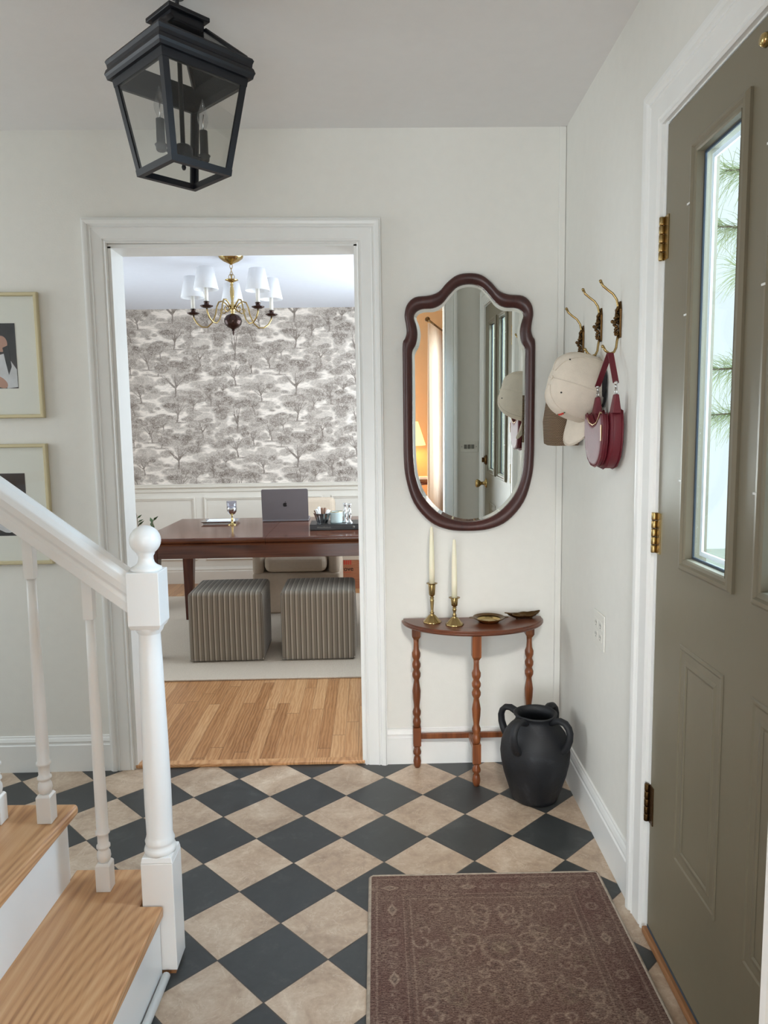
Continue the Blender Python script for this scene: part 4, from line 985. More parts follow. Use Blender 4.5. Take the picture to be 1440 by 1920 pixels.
# ================================================================== DINING ROOM FURNITURE
FZ = 0.012
dr = root('dining_rug', (-2.1, 3.842, FZ)); tag(dr, 'cream ribbed area rug under the dining table', 'rug')
M().box(0, 2.55, 0, 2.05, 0.0005, 0.010).build('pile', 'drug', dr, bevel=0.004)
FZR = FZ+0.010

def ottoman(x0, x1, y0, label, copyof=None):
    w_ = x1-x0; dpt = 0.40; h = 0.405
    if copyof: return copy_tree(copyof, ((x0+x1)/2, y0+dpt/2, FZR), 0.012, label)
    r = root('cube_ottoman', ((x0+x1)/2, y0+dpt/2, FZR), 0.02); tag(r, label, 'ottoman', 'striped cube ottomans in front of the dining table')
    bm = bmesh.new(); bmesh.ops.create_cube(bm, size=1)
    bmesh.ops.scale(bm, vec=(w_, dpt, h), verts=bm.verts); bmesh.ops.translate(bm, vec=(0, 0, h/2+0.002), verts=bm.verts)
    bmesh.ops.subdivide_edges(bm, edges=bm.edges, cuts=7, use_grid_fill=True)
    for v in bm.verts:                                     # soft filled faces
        u, q, s = v.co.x/(w_/2), v.co.y/(dpt/2), (v.co.z-h/2)/(h/2)
        b = 0.007
        if abs(u) > 0.99: v.co.x += math.copysign(b*(1-q*q)*(1-s*s), u)
        if abs(q) > 0.99: v.co.y += math.copysign(b*(1-u*u)*(1-s*s), q)
        if s > 0.99: v.co.z += 0.008*(1-u*u)*(1-q*q)
    me = bpy.data.meshes.new('cover'); bm.normal_update()
    for f in bm.faces: f.material_index = 1 if abs(f.normal.x) > 0.7 else 0; f.smooth = True
    bm.to_mesh(me); bm.free(); me.materials.append(MT['stripe_x']); me.materials.append(MT['stripe_y'])
    o = bpy.data.objects.new('cover', me); COL.objects.link(o); o.parent = r
    b = o.modifiers.new('bevel', 'BEVEL'); b.width = 0.022; b.segments = 4; b.limit_method = 'ANGLE'; b.angle_limit = 1.0
    m = M(); hx, hy = w_/2-0.004, dpt/2-0.004
    m.tube([(-hx, -hy, 0.014), (hx, -hy, 0.014), (hx, hy, 0.014), (-hx, hy, 0.014)], 0.005, 8, closed=True); m.build('piping', 'stripe_x', r)
    return r
ot = ottoman(-1.055, -0.630, 4.135, 'brown striped cube ottoman, left of the pair before the dining table')
ottoman(-0.523, -0.104, 4.135, 'brown striped cube ottoman, right of the pair before the dining table', ot)

TZ = 0.735
def dining_table():
    x0, x1, y0, y1 = -1.335, 0.52, 4.195, 5.19
    r = root('dining_table', ((x0+x1)/2, (y0+y1)/2, FZR)); tag(r, 'long glossy dark wood dining table on square tapered legs', 'table')
    X0, X1, Y0, Y1 = x0-(x0+x1)/2, x1-(x0+x1)/2, y0-(y0+y1)/2, y1-(y0+y1)/2; zt_ = TZ-FZR
    sx = -0.607-(x0+x1)/2
    for nm, a, b in (('tabletop', X0, sx-0.0008), ('tabletop_leaf', sx+0.0008, X1)):
        m = M(); rings = []
        for ins, z in ((0.020, zt_-0.046), (0.008, zt_-0.044), (0.006, zt_-0.036), (0.014, zt_-0.032), (0.004, zt_-0.026), (0.0, zt_-0.016), (0.0, zt_-0.008), (0.004, zt_-0.002), (0.010, zt_)):
            xa = a+ins if a == X0 else a; xb = b-ins if b == X1 else b
            rings.append([(xa, Y0+ins, z), (xb, Y0+ins, z), (xb, Y1-ins, z), (xa, Y1-ins, z)])
        m.loft(rings, smooth=False); m.build(nm, 'tablewood', r)
    m = M(); i = 0.03
    m.box(X0+i, X1-i, Y0+i, Y0+i+0.022, zt_-0.122, zt_-0.045); m.box(X0+i, X1-i, Y1-i-0.022, Y1-i, zt_-0.122, zt_-0.045)
    m.box(X0+i, X0+i+0.022, Y0+i, Y1-i, zt_-0.122, zt_-0.045); m.box(X1-i-0.022, X1-i, Y0+i, Y1-i, zt_-0.122, zt_-0.045)
    m.build('apron', 'tablewood', r, bevel=0.002)
    for px, py, sx_, sy in ((X0+0.02, Y0+0.025, 1, 1), (X1-0.02, Y0+0.025, -1, 1), (X0+0.02, Y1-0.025, 1, -1), (X1-0.02, Y1-0.025, -1, -1)):
        m = M(); A = 0.082; B = 0.045
        def rg(w_, z): return [(px, py, z), (px+sx_*w_, py, z), (px+sx_*w_, py+sy*w_, z), (px, py+sy*w_, z)]
        m.loft([rg(B, 0.0), rg(A, zt_-0.13), rg(A, zt_-0.046)], smooth=False); m.build('leg', 'tableleg', r, bevel=0.003)
dining_table()

def laptop():
    r = root('laptop', (-0.572, 4.93, TZ), 0.03); tag(r, 'open grey laptop seen from behind on the dining table', 'laptop')
    M().box(-0.155, 0.155, 0.0, 0.215, 0.001, 0.012).build('keyboard_base', 'slate', r, bevel=0.003)
    T = Matrix.Translation((0, 0.004, 0.010)) @ Matrix.Rotation(math.radians(8), 4, 'X')
    lid = M(); n = 6; rr = 0.011; pts = []
    for cx, cz, a0 in ((0.155-rr, 0.212-rr, 0), (-0.155+rr, 0.212-rr, PI/2), (-0.155+rr*0.4, rr*0.4, PI), (0.155-rr*0.4, rr*0.4, 1.5*PI)):
        q = rr if cz > 0.1 else rr*0.4
        for k in range(n+1): a = a0+PI/2*k/n; pts.append((cx+q*math.cos(a), cz+q*math.sin(a)))
    lid.prism(pts, 0.0, 0.006, 'xz', T); lo = lid.build('lid', 'slate', r)
    # fruit emblem with bite and leaf
    ap = [(0, .0125), (.004, .0145), (.009, .0135), (.0125, .009), (.0105, .0055), (.0095, .0015), (.0105, -.002), (.0135, -.005), (.0115, -.0105), (.008, -.0145), (.004, -.0145), (0, -.0132), (-.004, -.0145), (-.008, -.0145), (-.0120, -.009), (-.014, -.001), (-.0125, .007), (-.009, .0125), (-.004, .0135)]
    lf = [(-.0005, .0165), (.0005, .0215), (.006, .0245), (.006, .020), (.003, .0170)]
    m = M(); c = 0.106
    m.prism([(x*0.95, z*0.95+c) for x, z in ap], -0.0006, 0.0002, 'xz', T); m.prism([(x*0.95, z*0.95+c) for x, z in lf], -0.0006, 0.0002, 'xz', T); m.build('logo', 'ink', lo)
    M().box(-0.148, 0.148, 0.0061, 0.0066, 0.012, 0.204, T).build('screen', 'ink', lo)
laptop()

def text(body, size, loc, rot, mat, parent, name='lettering', ext=0.0004, align='LEFT', font=None):
    cu = bpy.data.curves.new(name, 'FONT'); cu.body = body; cu.size = size; cu.extrude = ext; cu.align_x = align
    o = bpy.data.objects.new(name, cu); COL.objects.link(o); o.location = loc; o.rotation_euler = rot; o.parent = parent
    bpy.context.view_layer.update()
    me = bpy.data.meshes.new_from_object(o.evaluated_get(bpy.context.evaluated_depsgraph_get())); me.materials.clear(); me.materials.append(MT[mat])
    bpy.data.objects.remove(o); bpy.data.curves.remove(cu)
    o = bpy.data.objects.new(name, me); COL.objects.link(o); o.location = loc; o.rotation_euler = rot; o.parent = parent; return o

def table_things():
    r = root('book', (-0.222, 4.56, TZ), 0.02); tag(r, 'thick black hardcover book lying on the dining table', 'book')
    w_, dd, hh = 0.302, 0.22, 0.036
    m = M(); m.box(-w_/2, w_/2, -dd/2, dd/2, 0.001, 0.004); m.box(-w_/2, w_/2, -dd/2, dd/2, hh-0.003, hh); m.box(-w_/2, w_/2, -dd/2, -dd/2+0.004, 0.001, hh); m.build('cover', 'bookcover', r)
    M().box(-w_/2+0.004, w_/2-0.004, -dd/2+0.003, dd/2-0.004, 0.0035, hh-0.0025).build('pages', 'paper', r)
    g_ = M(); rn = random.Random(3); x = -0.105
    for k in range(15): wq = rn.uniform(0.003, 0.006); g_.box(x, x+wq*0.8, -dd/2-0.0008, -dd/2+0.0002, 0.014, 0.014+rn.choice((0.006, 0.008, 0.009))); x += wq+0.0015
    g_.build('spine_lettering', 'grey', r)
    M().lathe([(0.0001, 0.0008), (0.008, 0.0008), (0.008, 0)], 20, Matrix.Translation((0.116, -dd/2, 0.018)) @ Matrix.Rotation(PI/2, 4, 'X')).build('spine_emblem', 'grey', r)
    zb = TZ+hh
    # basket of wrapped rolls
    b = root('wire_basket', (-0.300, 4.545, zb)); tag(b, 'small silver fluted basket of rolled napkins on the black book', 'basket')
    m = M(); seg = 28
    rr = [(0.030, 0.0), (0.038, 0.020), (0.046, 0.048), (0.052, 0.060), (0.050, 0.060), (0.044, 0.046), (0.036, 0.02), (0.028, 0.004)]
    vs = [(q*(1+0.06*(-1)**s)*math.cos(2*PI*s/seg), q*(1+0.06*(-1)**s)*math.sin(2*PI*s/seg), z) for q, z in rr for s in range(seg)]
    m.add(vs, [(i*seg+s, i*seg+(s+1) % seg, (i+1)*seg+(s+1) % seg, (i+1)*seg+s) for i in range(len(rr)-1) for s in range(seg)]+[tuple(reversed(range(seg)))], False); m.build('bowl', 'silver', b)
    for k in range(7):
        a = k*2*PI/7+0.3; lean = 0.034
        o = M().tube([(0.012*math.cos(a), 0.012*math.sin(a), 0.008), ((0.012+lean)*math.cos(a), (0.012+lean)*math.sin(a), 0.078+0.008*(k % 3))], 0.0085, 10).build('rolled_napkin', 'cigar' if k % 2 else 'paper', None, loc=(-0.300, 4.545, zb))
        tag(o, 'rolled napkin standing in the small silver basket', 'napkin', 'rolled napkins in the silver basket')
    c = root('candle_jar', (-0.212, 4.535, zb)); tag(c, 'pale ribbed candle jar with a gold rim on the black book', 'candle jar')
    m = M().lathe([(0.0001, 0.0), (0.036, 0.0)]+[(0.039-0.0015*(k % 2), 0.006+k*0.0075) for k in range(9)]+[(0.037, 0.070), (0.034, 0.070), (0.034, 0.060), (0.0001, 0.060)], 32, cap=False); m.build('glass_body', 'basketglaze', c)
    M().lathe([(0.0375, 0.066), (0.0385, 0.069), (0.0365, 0.072), (0.034, 0.070)], 32, cap=False).build('rim', 'brassbright', c)
    vb = [(0.018, 0.0), (0.019, 0.003), (0.010, 0.010), (0.008, 0.02), (0.011, 0.040), (0.013, 0.055), (0.010, 0.075), (0.007, 0.09), (0.0085, 0.105), (0.014, 0.116), (0.013, 0.117), (0.007, 0.104), (0.0001, 0.10)]
    for i, (vx, vy, lb) in enumerate(((-0.158, 4.560, 'slim silver bud vase on the black book, nearer the candle jar'), (-0.130, 4.520, 'slim silver bud vase on the black book, the rightmost item'))):
        tag(M().lathe([(q, z) for q, z in vb], 24, cap=False).build('bud_vase', 'silver', None, loc=(vx, vy, zb)), lb, 'vase', 'silver bud vases on the black book')
    g = root('goblet', (-0.905, 4.80, TZ)); tag(g, 'brass-stemmed goblet with a smoky glass cup on the dining table', 'goblet')
    M().lathe([(0.029, 0.0), (0.030, 0.002), (0.020, 0.007), (0.008, 0.014), (0.0055, 0.024), (0.009, 0.032), (0.005, 0.040), (0.0045, 0.060), (0.008, 0.066)], 28).build('stem', 'brassbright', g)
    m = M(); seg = 24; rr = [(0.008, 0.066), (0.018, 0.072), (0.028, 0.086), (0.032, 0.104), (0.030, 0.120), (0.028, 0.120), (0.030, 0.104), (0.016, 0.076), (0.001, 0.072)]
    vs = [(q*(1+0.05*math.cos(s*PI*2*6/seg))*math.cos(2*PI*s/seg), q*(1+0.05*math.cos(s*PI*2*6/seg))*math.sin(2*PI*s/seg), z) for q, z in rr for s in range(seg)]
    m.add(vs, [(i*seg+s, i*seg+(s+1) % seg, (i+1)*seg+(s+1) % seg, (i+1)*seg+s) for i in range(len(rr)-1) for s in range(seg)], True); m.build('cup', 'silver', g)
    M().lathe([(0.027, 0.092), (0.031, 0.115), (0.033, 0.156), (0.0315, 0.156), (0.029, 0.115), (0.024, 0.093)], 28, cap=False).build('glass_liner', 'goblet', g)
    t = root('silver_tray', (-1.005, 4.93, TZ), 0.05); tag(t, 'low rectangular silver tray holding papers on the dining table', 'tray')
    m = M(); m.box(-0.105, 0.105, -0.075, 0.075, 0.001, 0.006)
    m.loft([[(-.105, -.075, .006), (.105, -.075, .006), (.105, .075, .006), (-.105, .075, .006)], [(-.12, -.09, .016), (.12, -.09, .016), (.12, .09, .016), (-.12, .09, .016)], [(-.115, -.085, .016), (.115, -.085, .016), (.115, .085, .016), (-.115, .085, .016)], [(-.10, -.07, .007), (.10, -.07, .007), (.10, .07, .007), (-.10, .07, .007)]], smooth=False)
    m.build('tray_body', 'silver', t)
    tag(M().box(-0.085, 0.085, -0.055, 0.055, 0.0, 0.012).build('paper_stack', 'paper', None, loc=(-1.005, 4.93, TZ+0.0075), rz=0.05), 'stack of white paper lying in the silver tray', 'paper')
table_things()

def chair():
    r = root('slipcovered_chair', (-0.545, 5.62, FZR)); tag(r, 'cream slipcovered armchair with a plump seat cushion behind the dining table', 'chair')
    m = M(); m.box(-0.315, 0.315, -0.37, 0.30, 0.0, 0.30); m.build('skirt', 'upholstery', r, bevel=0.02, seg=3)
    for s in (-1, 1):
        M().box(s*0.315, s*0.235, -0.37, 0.30, 0.28, 0.56).build('arm', 'upholstery', r, bevel=0.035, seg=4)
    M().box(-0.225, 0.225, -0.40, 0.17, 0.305, 0.435).build('seat_cushion', 'upholstery', r, bevel=0.05, seg=5)
    T = Matrix.Translation((0, 0.18, 0.3)) @ Matrix.Rotation(math.radians(-10), 4, 'X')
    M().box(-0.26, 0.26, 0.0, 0.13, -0.05, 0.50, T).build('backrest', 'upholstery', r, bevel=0.04, seg=4)
chair()

def moving_box():
    r = root('cardboard_box', (-0.255, 6.25, FZ), 0.0); tag(r, 'brown cardboard moving box with red and black print behind the armchair', 'box')
    w_, dd, hh = 0.33, 0.27, 0.30
    m = M(); m.box(-w_/2, w_/2, -dd/2, dd/2, 0.0, hh); m.build('carton', 'card', r, bevel=0.002)
    M().box(-w_/2-0.01, w_/2+0.03, -dd/2-0.004, -dd/2-0.001, hh-0.055, hh-0.002).build('flap', 'upholstery', r)
    mk = M(); f = -dd/2-0.0012
    for k in range(5): mk.box(0.008+k*0.017, 0.018+k*0.017, f, f+0.0008, 0.205, 0.252)
    mk.build('red_mark', 'red', r); M().box(0.0, 0.085, f, f+0.0008, 0.138, 0.141).box(-0.05, 0.085, f, f+0.0008, 0.08, 0.093).build('red_stripe', 'red', r)
    text('rove', 0.056, (0.0, f, 0.152), (PI/2, 0, 0), 'ink', r)
    s = M(); s.box(-0.12, 0.13, -0.10, 0.08, 0, 0.02); s.box(-0.08, 0.16, -0.07, 0.09, 0.02, 0.045)
    tag(s.build('folded_cloth', 'upholstery', None, bevel=0.008, loc=(-0.24, 6.25, FZ+hh+0.001)), 'folded pale cloth lying on the cardboard box', 'cloth')
moving_box()

def plant():
    r = root('potted_plant', (-1.70, 5.46, FZR)); tag(r, 'leafy green potted plant behind the left end of the dining table', 'plant')
    M().lathe([(0.0001, 0), (0.09, 0), (0.10, 0.01), (0.13, 0.22), (0.135, 0.25), (0.125, 0.25), (0.12, 0.22), (0.0001, 0.21)], 32).build('pot', 'grey', r)
    M().lathe([(0.118, 0.20), (0.118, 0.222), (0.0001, 0.226)], 24).build('soil', 'soil', r)
    rn = random.Random(4); st = M(); lf = M()
    for k in range(11):
        a = rn.uniform(0, 2*PI); sp = rn.uniform(0.08, 0.24); hh = rn.uniform(0.42, 0.70)
        pts = [(0.02*math.cos(a), 0.02*math.sin(a), 0.22), (sp*0.4*math.cos(a), sp*0.4*math.sin(a), 0.22+(hh-0.22)*0.5), (sp*math.cos(a), sp*math.sin(a), hh)]
        st.tube(pts, [0.006, 0.004, 0.002], 6)
        for q in range(12):
            t = 0.35+0.65*q/11; p = Vector(pts[0]).lerp(Vector(pts[2]), t); b = rn.uniform(0, 2*PI); L = rn.uniform(0.05, 0.085)
            d = Vector((math.cos(b), math.sin(b), rn.uniform(0.1, 0.9))).normalized(); s_ = d.cross(Vector((0, 0, 1))).normalized(); w_ = L*0.17
            up = s_.cross(d)*0.006
            lf.add([tuple(p), tuple(p+d*L*0.5+s_*w_+up), tuple(p+d*L), tuple(p+d*L*0.5-s_*w_+up), tuple(p+d*L*0.5-up)], [(0, 1, 4), (1, 2, 4), (2, 3, 4), (3, 0, 4)], True)
    st.build('stem', 'bark', r); lf.build('foliage', 'leaf', r, fix=False)
plant()

def chandelier():
    r = root('chandelier', (-0.81, 4.56, 0)); tag(r, 'brass five-arm chandelier with white shades above the dining table', 'chandelier')
    zc = CZ2
    M().lathe([(0.074, zc), (0.075, zc-0.004), (0.068, zc-0.016), (0.045, zc-0.032), (0.018, zc-0.044), (0.008, zc-0.05), (0.0001, zc-0.054)], 36).build('canopy', 'brassbright', r)
    ch = M(); z = zc-0.05; k = 0
    while z > 2.268:
        T = Matrix.Translation((0, 0, z-0.012)) @ Matrix.Rotation(PI/2*(k % 2), 4, 'Z')
        ch.tube([(0.008*math.cos(a), 0, 0.0145*math.sin(a)) for a in np.linspace(0, 2*PI, 12, endpoint=False)], 0.0018, 6, T, closed=True); z -= 0.022; k += 1
    ch.build('chain', 'brass', r)
    lp = M()
    for a in (0, PI/2): lp.tube([(0.017*math.cos(t)*math.cos(a), 0.017*math.cos(t)*math.sin(a), 2.262+0.017*math.sin(t)) for t in np.linspace(0, 2*PI, 16, endpoint=False)], 0.002, 6, closed=True)
    lp.build('loop', 'brass', r)
    M().lathe([(0.001, 2.252), (0.012, 2.248), (0.020, 2.244), (0.038, 2.246), (0.040, 2.243), (0.026, 2.237), (0.010, 2.230), (0.007, 2.222), (0.011, 2.214), (0.007, 2.208), (0.010, 2.200), (0.013, 2.175), (0.011, 2.145), (0.007, 2.118), (0.011, 2.110),
               (0.008, 2.104), (0.020, 2.098), (0.022, 2.085), (0.020, 2.072), (0.010, 2.064), (0.013, 2.056), (0.009, 2.046)], 32, cap=False).build('column', 'brassbright', r)
    bl = M().lathe([(0.009, 2.046), (0.020, 2.044), (0.040, 2.034), (0.052, 2.016), (0.054, 2.000), (0.048, 1.982), (0.034, 1.966), (0.014, 1.957), (0.009, 1.952), (0.0001, 1.951)], 36, cap=False)
    bl.build('ball', 'bronze', r)
    M().lathe([(0.008, 1.953), (0.010, 1.946), (0.005, 1.940), (0.007, 1.934), (0.004, 1.924), (0.0001, 1.915)], 20).build('finial', 'bronze', r)
    for k in range(5):
        a = math.radians(100+72*k); c, s = math.cos(a), math.sin(a)
        arm = M().tube([(q*c, q*s, z) for q, z in ((0.018, 2.080), (0.040, 2.105), (0.062, 2.122), (0.085, 2.118), (0.098, 2.090), (0.108, 2.045), (0.128, 2.000), (0.160, 1.972), (0.195, 1.974), (0.225, 1.995), (0.243, 2.025), (0.247, 2.050))], 0.0048, 8)
        arm.tube([(q*c, q*s, z) for q, z in ((0.020, 2.076), (0.038, 2.060), (0.055, 2.050), (0.072, 2.056), (0.078, 2.070), (0.068, 2.080), (0.058, 2.074))], 0.0035, 8)
        A = arm.build('arm', 'brass', r); T = Matrix.Translation((0.247*c, 0.247*s, 0))
        M().lathe([(0.006, 2.044), (0.022, 2.047), (0.037, 2.056), (0.037, 2.059), (0.014, 2.056), (0.014, 2.076), (0.0165, 2.078), (0.0165, 2.082), (0.0001, 2.082)], 28, T, cap=False).build('drip_pan', 'bronze', A)
        M().lathe([(0.0115, 2.078), (0.0115, 2.175), (0.0001, 2.176)], 20, T).build('candle_sleeve', 'sleeve', A)
        M().lathe([(0.070, 2.148), (0.0705, 2.150), (0.046, 2.272), (0.045, 2.272), (0.0690, 2.150), (0.070, 2.148)], 36, T, cap=False).build('lamp_shade', 'shade', A)
chandelier()

# ================================================================== HOOKS, CAPS, BAGS on the entry wall
def hook_at(t, z, label, src=None):
    if src: return copy_tree(src, rwp(t, 0, z), None, label)
    r = rwroot('wall_hook', t, 0, z); tag(r, label, 'hook', 'brass cluster hooks on the entry wall')
    m = M(); m.loft([[(sx*0.010, a, zz) for sx, a, zz in ()] or [(-0.010, 0.001, -0.050), (0.010, 0.001, -0.050), (0.010, 0.006, -0.046), (-0.010, 0.006, -0.046)], [(-0.012, 0.001, 0.03), (0.012, 0.001, 0.03), (0.010, 0.007, 0.03), (-0.010, 0.007, 0.03)],
                     [(-0.006, 0.001, 0.052), (0.006, 0.001, 0.052), (0.006, 0.005, 0.052), (-0.006, 0.005, 0.052)]], smooth=False); m.build('back_plate', 'brassdark', r)
    m = M(); rn = random.Random(2)
    for k in range(46):
        zz = rn.uniform(-0.042, 0.036); wx = 0.013*(1-abs(zz)/0.06); m.sphere((rn.uniform(-wx, wx), 0.008+rn.uniform(0, 0.016)*(1-abs(zz+0.012)/0.055), zz), rn.uniform(0.0035, 0.0055), 8, 6)
    m.build('cluster', 'brassdark', r)
    m = M().tube([(0, 0.006, 0.025), (0, 0.009, 0.042), (0, 0.013, 0.058), (0, 0.024, 0.074), (0, 0.040, 0.086), (0, 0.053, 0.097), (0, 0.059, 0.108)], [0.0042, 0.004, 0.0036, 0.0034, 0.0034, 0.0036, 0.0042], 10); m.sphere((0, 0.060, 0.110), 0.0048, 10, 8); m.build('upper_prong', 'brass', r)
    m = M().tube([(0, 0.006, -0.040), (0, 0.010, -0.060), (0, 0.012, -0.078), (0, 0.018, -0.090), (0, 0.030, -0.094), (0, 0.042, -0.086), (0, 0.050, -0.074)], [0.004, 0.0036, 0.0036, 0.0036, 0.0036, 0.0036, 0.0042], 10); m.sphere((0, 0.051, -0.073), 0.0048, 10, 8); m.build('lower_prong', 'brass', r)
    return r
HT = [(0.290, 1.628), (0.505, 1.652), (0.698, 1.640)]
h1 = hook_at(*HT[0], 'brass berry-cluster wall hook nearest the room corner, above the cream cap')
h2 = hook_at(*HT[1], 'middle one of three brass berry-cluster wall hooks', h1)
h3 = hook_at(*HT[2], 'brass berry-cluster wall hook nearest the entry door, holding the burgundy bag', h1)

def cap(label, t, a, z, mat, tilt, turn, up, scale=1.0, squash=1.0, name='baseball_cap', logo=True):
    """baseball cap hung by its back strap: crown points into the room, brim hangs down"""
    r = root(name); tag(r, label, 'cap')
    ax = (RWM.to_3x3() @ Vector((-math.sin(tilt), math.cos(tilt), up))).normalized()
    dn = Vector((0, 0, -1)); dn = (dn - ax*dn.dot(ax)).normalized(); dn = Matrix.Rotation(turn, 3, ax) @ dn
    yy = ax.cross(dn); r.matrix_world = Matrix.Translation(rwp(t, a, z)) @ Matrix((dn, yy, ax)).transposed().to_4x4() @ Matrix.Diagonal((scale, scale, scale*squash, 1))
    def P(b, el, off=0.0):
        rr = math.cos(el)**0.80
        dent = 1-0.07*math.exp(-((b-2.2)/0.45)**2)*math.sin(2*el) - 0.06*math.exp(-((b-4.3)/0.35)**2)*math.sin(2*el)-0.05*math.exp(-((b-1.0)/0.3)**2)*math.sin(2*el)
        pan = 1-0.018*abs(math.cos(b*3))**8
        q = rr*dent*pan
        return ((0.097*q+off)*math.cos(b)+0.012*math.sin(el)*math.cos(b), (0.080*q+off)*math.sin(b), 0.004+(0.112+off)*math.sin(el)**0.85+0.004*math.sin(b*2+1)*math.sin(2*el))
    n = 60
    rings = [[P(2*PI*k/n, el*PI/2) for k in range(n)] for el in np.linspace(0, 1, 15)]
    m = M(); m.loft(rings, cap=False); m.build('crown', mat, r)
    m = M()
    for q in range(6):
        b = PI/6+q*PI/3; m.tube([P(b, e, 0.0006) for e in np.linspace(0.0, 1.5, 14)], 0.0013, 6)
    tag(m.build('seam', mat, r), None, None, None, 'stuff')
    M().loft([[(x*0.965, y*0.965, max(0, zz-0.003)) for x, y, zz in rg] for rg in rings[:12]], cap=False).build('lining', mat, r)
    e0 = rings[0]
    M().loft([[(x*1.004, y*1.004, 0.016) for x, y, zz in e0], [(x*1.006, y*1.006, -0.008) for x, y, zz in e0], [(x*0.97, y*0.97, -0.008) for x, y, zz in e0], [(x*0.97, y*0.97, 0.016) for x, y, zz in e0]], cap=False).build('sweatband', mat, r)
    br = []
    for ext in (0.0, 0.012, 0.030, 0.050, 0.066, 0.074):
        row = []
        for k in range(25):
            b = -1.15+2.3*k/24; e = max(0.0, 1-(b/1.15)**2)**0.5
            row.append(((0.095+ext*e)*math.cos(b*(1-0.15*ext/0.074)), 0.086*math.sin(b), 0.0-0.022*(math.sin(b)**2)*(ext/0.074)+0.06*ext*e))
        br.append(row)
    bot = [[(x, y, z_-0.004) for x, y, z_ in row] for row in br]
    m = M(); m.loft(br, cap=False, closed=False); m.loft(bot, cap=False, closed=False); m.loft([br[-1], bot[-1]], cap=False, closed=False); m.build('brim', mat, r)
    m = M()
    for q in (1.0, 0.985, 0.965, 0.94): m.tube([(0.097*0+x*q+ (1-q)*0.09, y*q, z_+0.0005) for x, y, z_ in br[-1][2:-2]], 0.0006, 5)
    tag(m.build('brim_stitching', mat, r), None, None, None, 'stuff')
    tp = P(0, PI/2); M().sphere((tp[0]*0, 0, 0.117), 0.006, 12, 8, (1, 1, 0.6)).build('button', mat, r)
    sp = [(-(0.078+0.040*math.cos(b*2.4)), 0.080*math.sin(b)) for b in np.linspace(-0.62, 0.62, 16)]
    M().loft([[(x*1.01, y*1.01, 0.002), (x*1.04, y*1.03, -0.022), (x*1.06, y*1.04, -0.021), (x*1.03, y*1.02, 0.003)] for x, y in sp], smooth=False).build('strap', mat, r)
    if logo:
        for nm, mt, ks in (('embroidery', 'red', (-1, 0, 1)), ('embroidery_leaf', 'leaf', (-2, 2))):
            m = M()
            for k in ks: m.sphere(P(0.30+0.10*k, 0.48, 0.001), 0.0050 if mt == 'red' else 0.0035, 10, 6, (0.6, 1.1, 0.6))
            m.build(nm, mt, r)
        for b in (1.05, -1.05, 2.6): M().sphere(P(b, 0.95, 0.0), 0.0026, 8, 6).build('eyelet', 'slot', r)
    return r
cap('cream baseball cap with a small red embroidery hanging from the wall hooks', 0.478, 0.032, 1.452, 'capcloth', 0.36, -0.16, 0.30, 1.10, 1.10)
cap('black cap hanging behind the cream baseball cap', 0.556, 0.006, 1.470, 'darkcloth', 0.0, 0.0, 0.0, 0.44, 0.14, 'cap', False)

def straw_bag():
    t, z = 0.230, 1.378
    r = rwroot('straw_bag', t, 0.0, z); tag(r, 'brown woven straw bag behind the cream cap', 'bag')
    m = M(); rings = []
    for zz, hw, a1 in ((-0.105, 0.07, 0.095), (-0.098, 0.085, 0.106), (-0.02, 0.09, 0.110), (0.05, 0.085, 0.100), (0.085, 0.075, 0.080)):
        rg = []
        for k in range(28):
            b = 2*PI*k/28; c, s = math.cos(b), math.sin(b); rg.append((hw*math.copysign(abs(c)**0.5, c), a1/2+0.006+a1/2*math.copysign(abs(s)**0.6, s), zz))
        rings.append(rg)
    m.loft(rings); m.build('body', 'straw', r)
    M().tube([(-0.06, 0.03, 0.08), (-0.062, 0.032, 0.12), (-0.060, 0.030, 0.158), (-0.056, 0.030, 0.158), (-0.04, 0.034, 0.08)], 0.005, 8).build('strap', 'straw', r)
straw_bag()

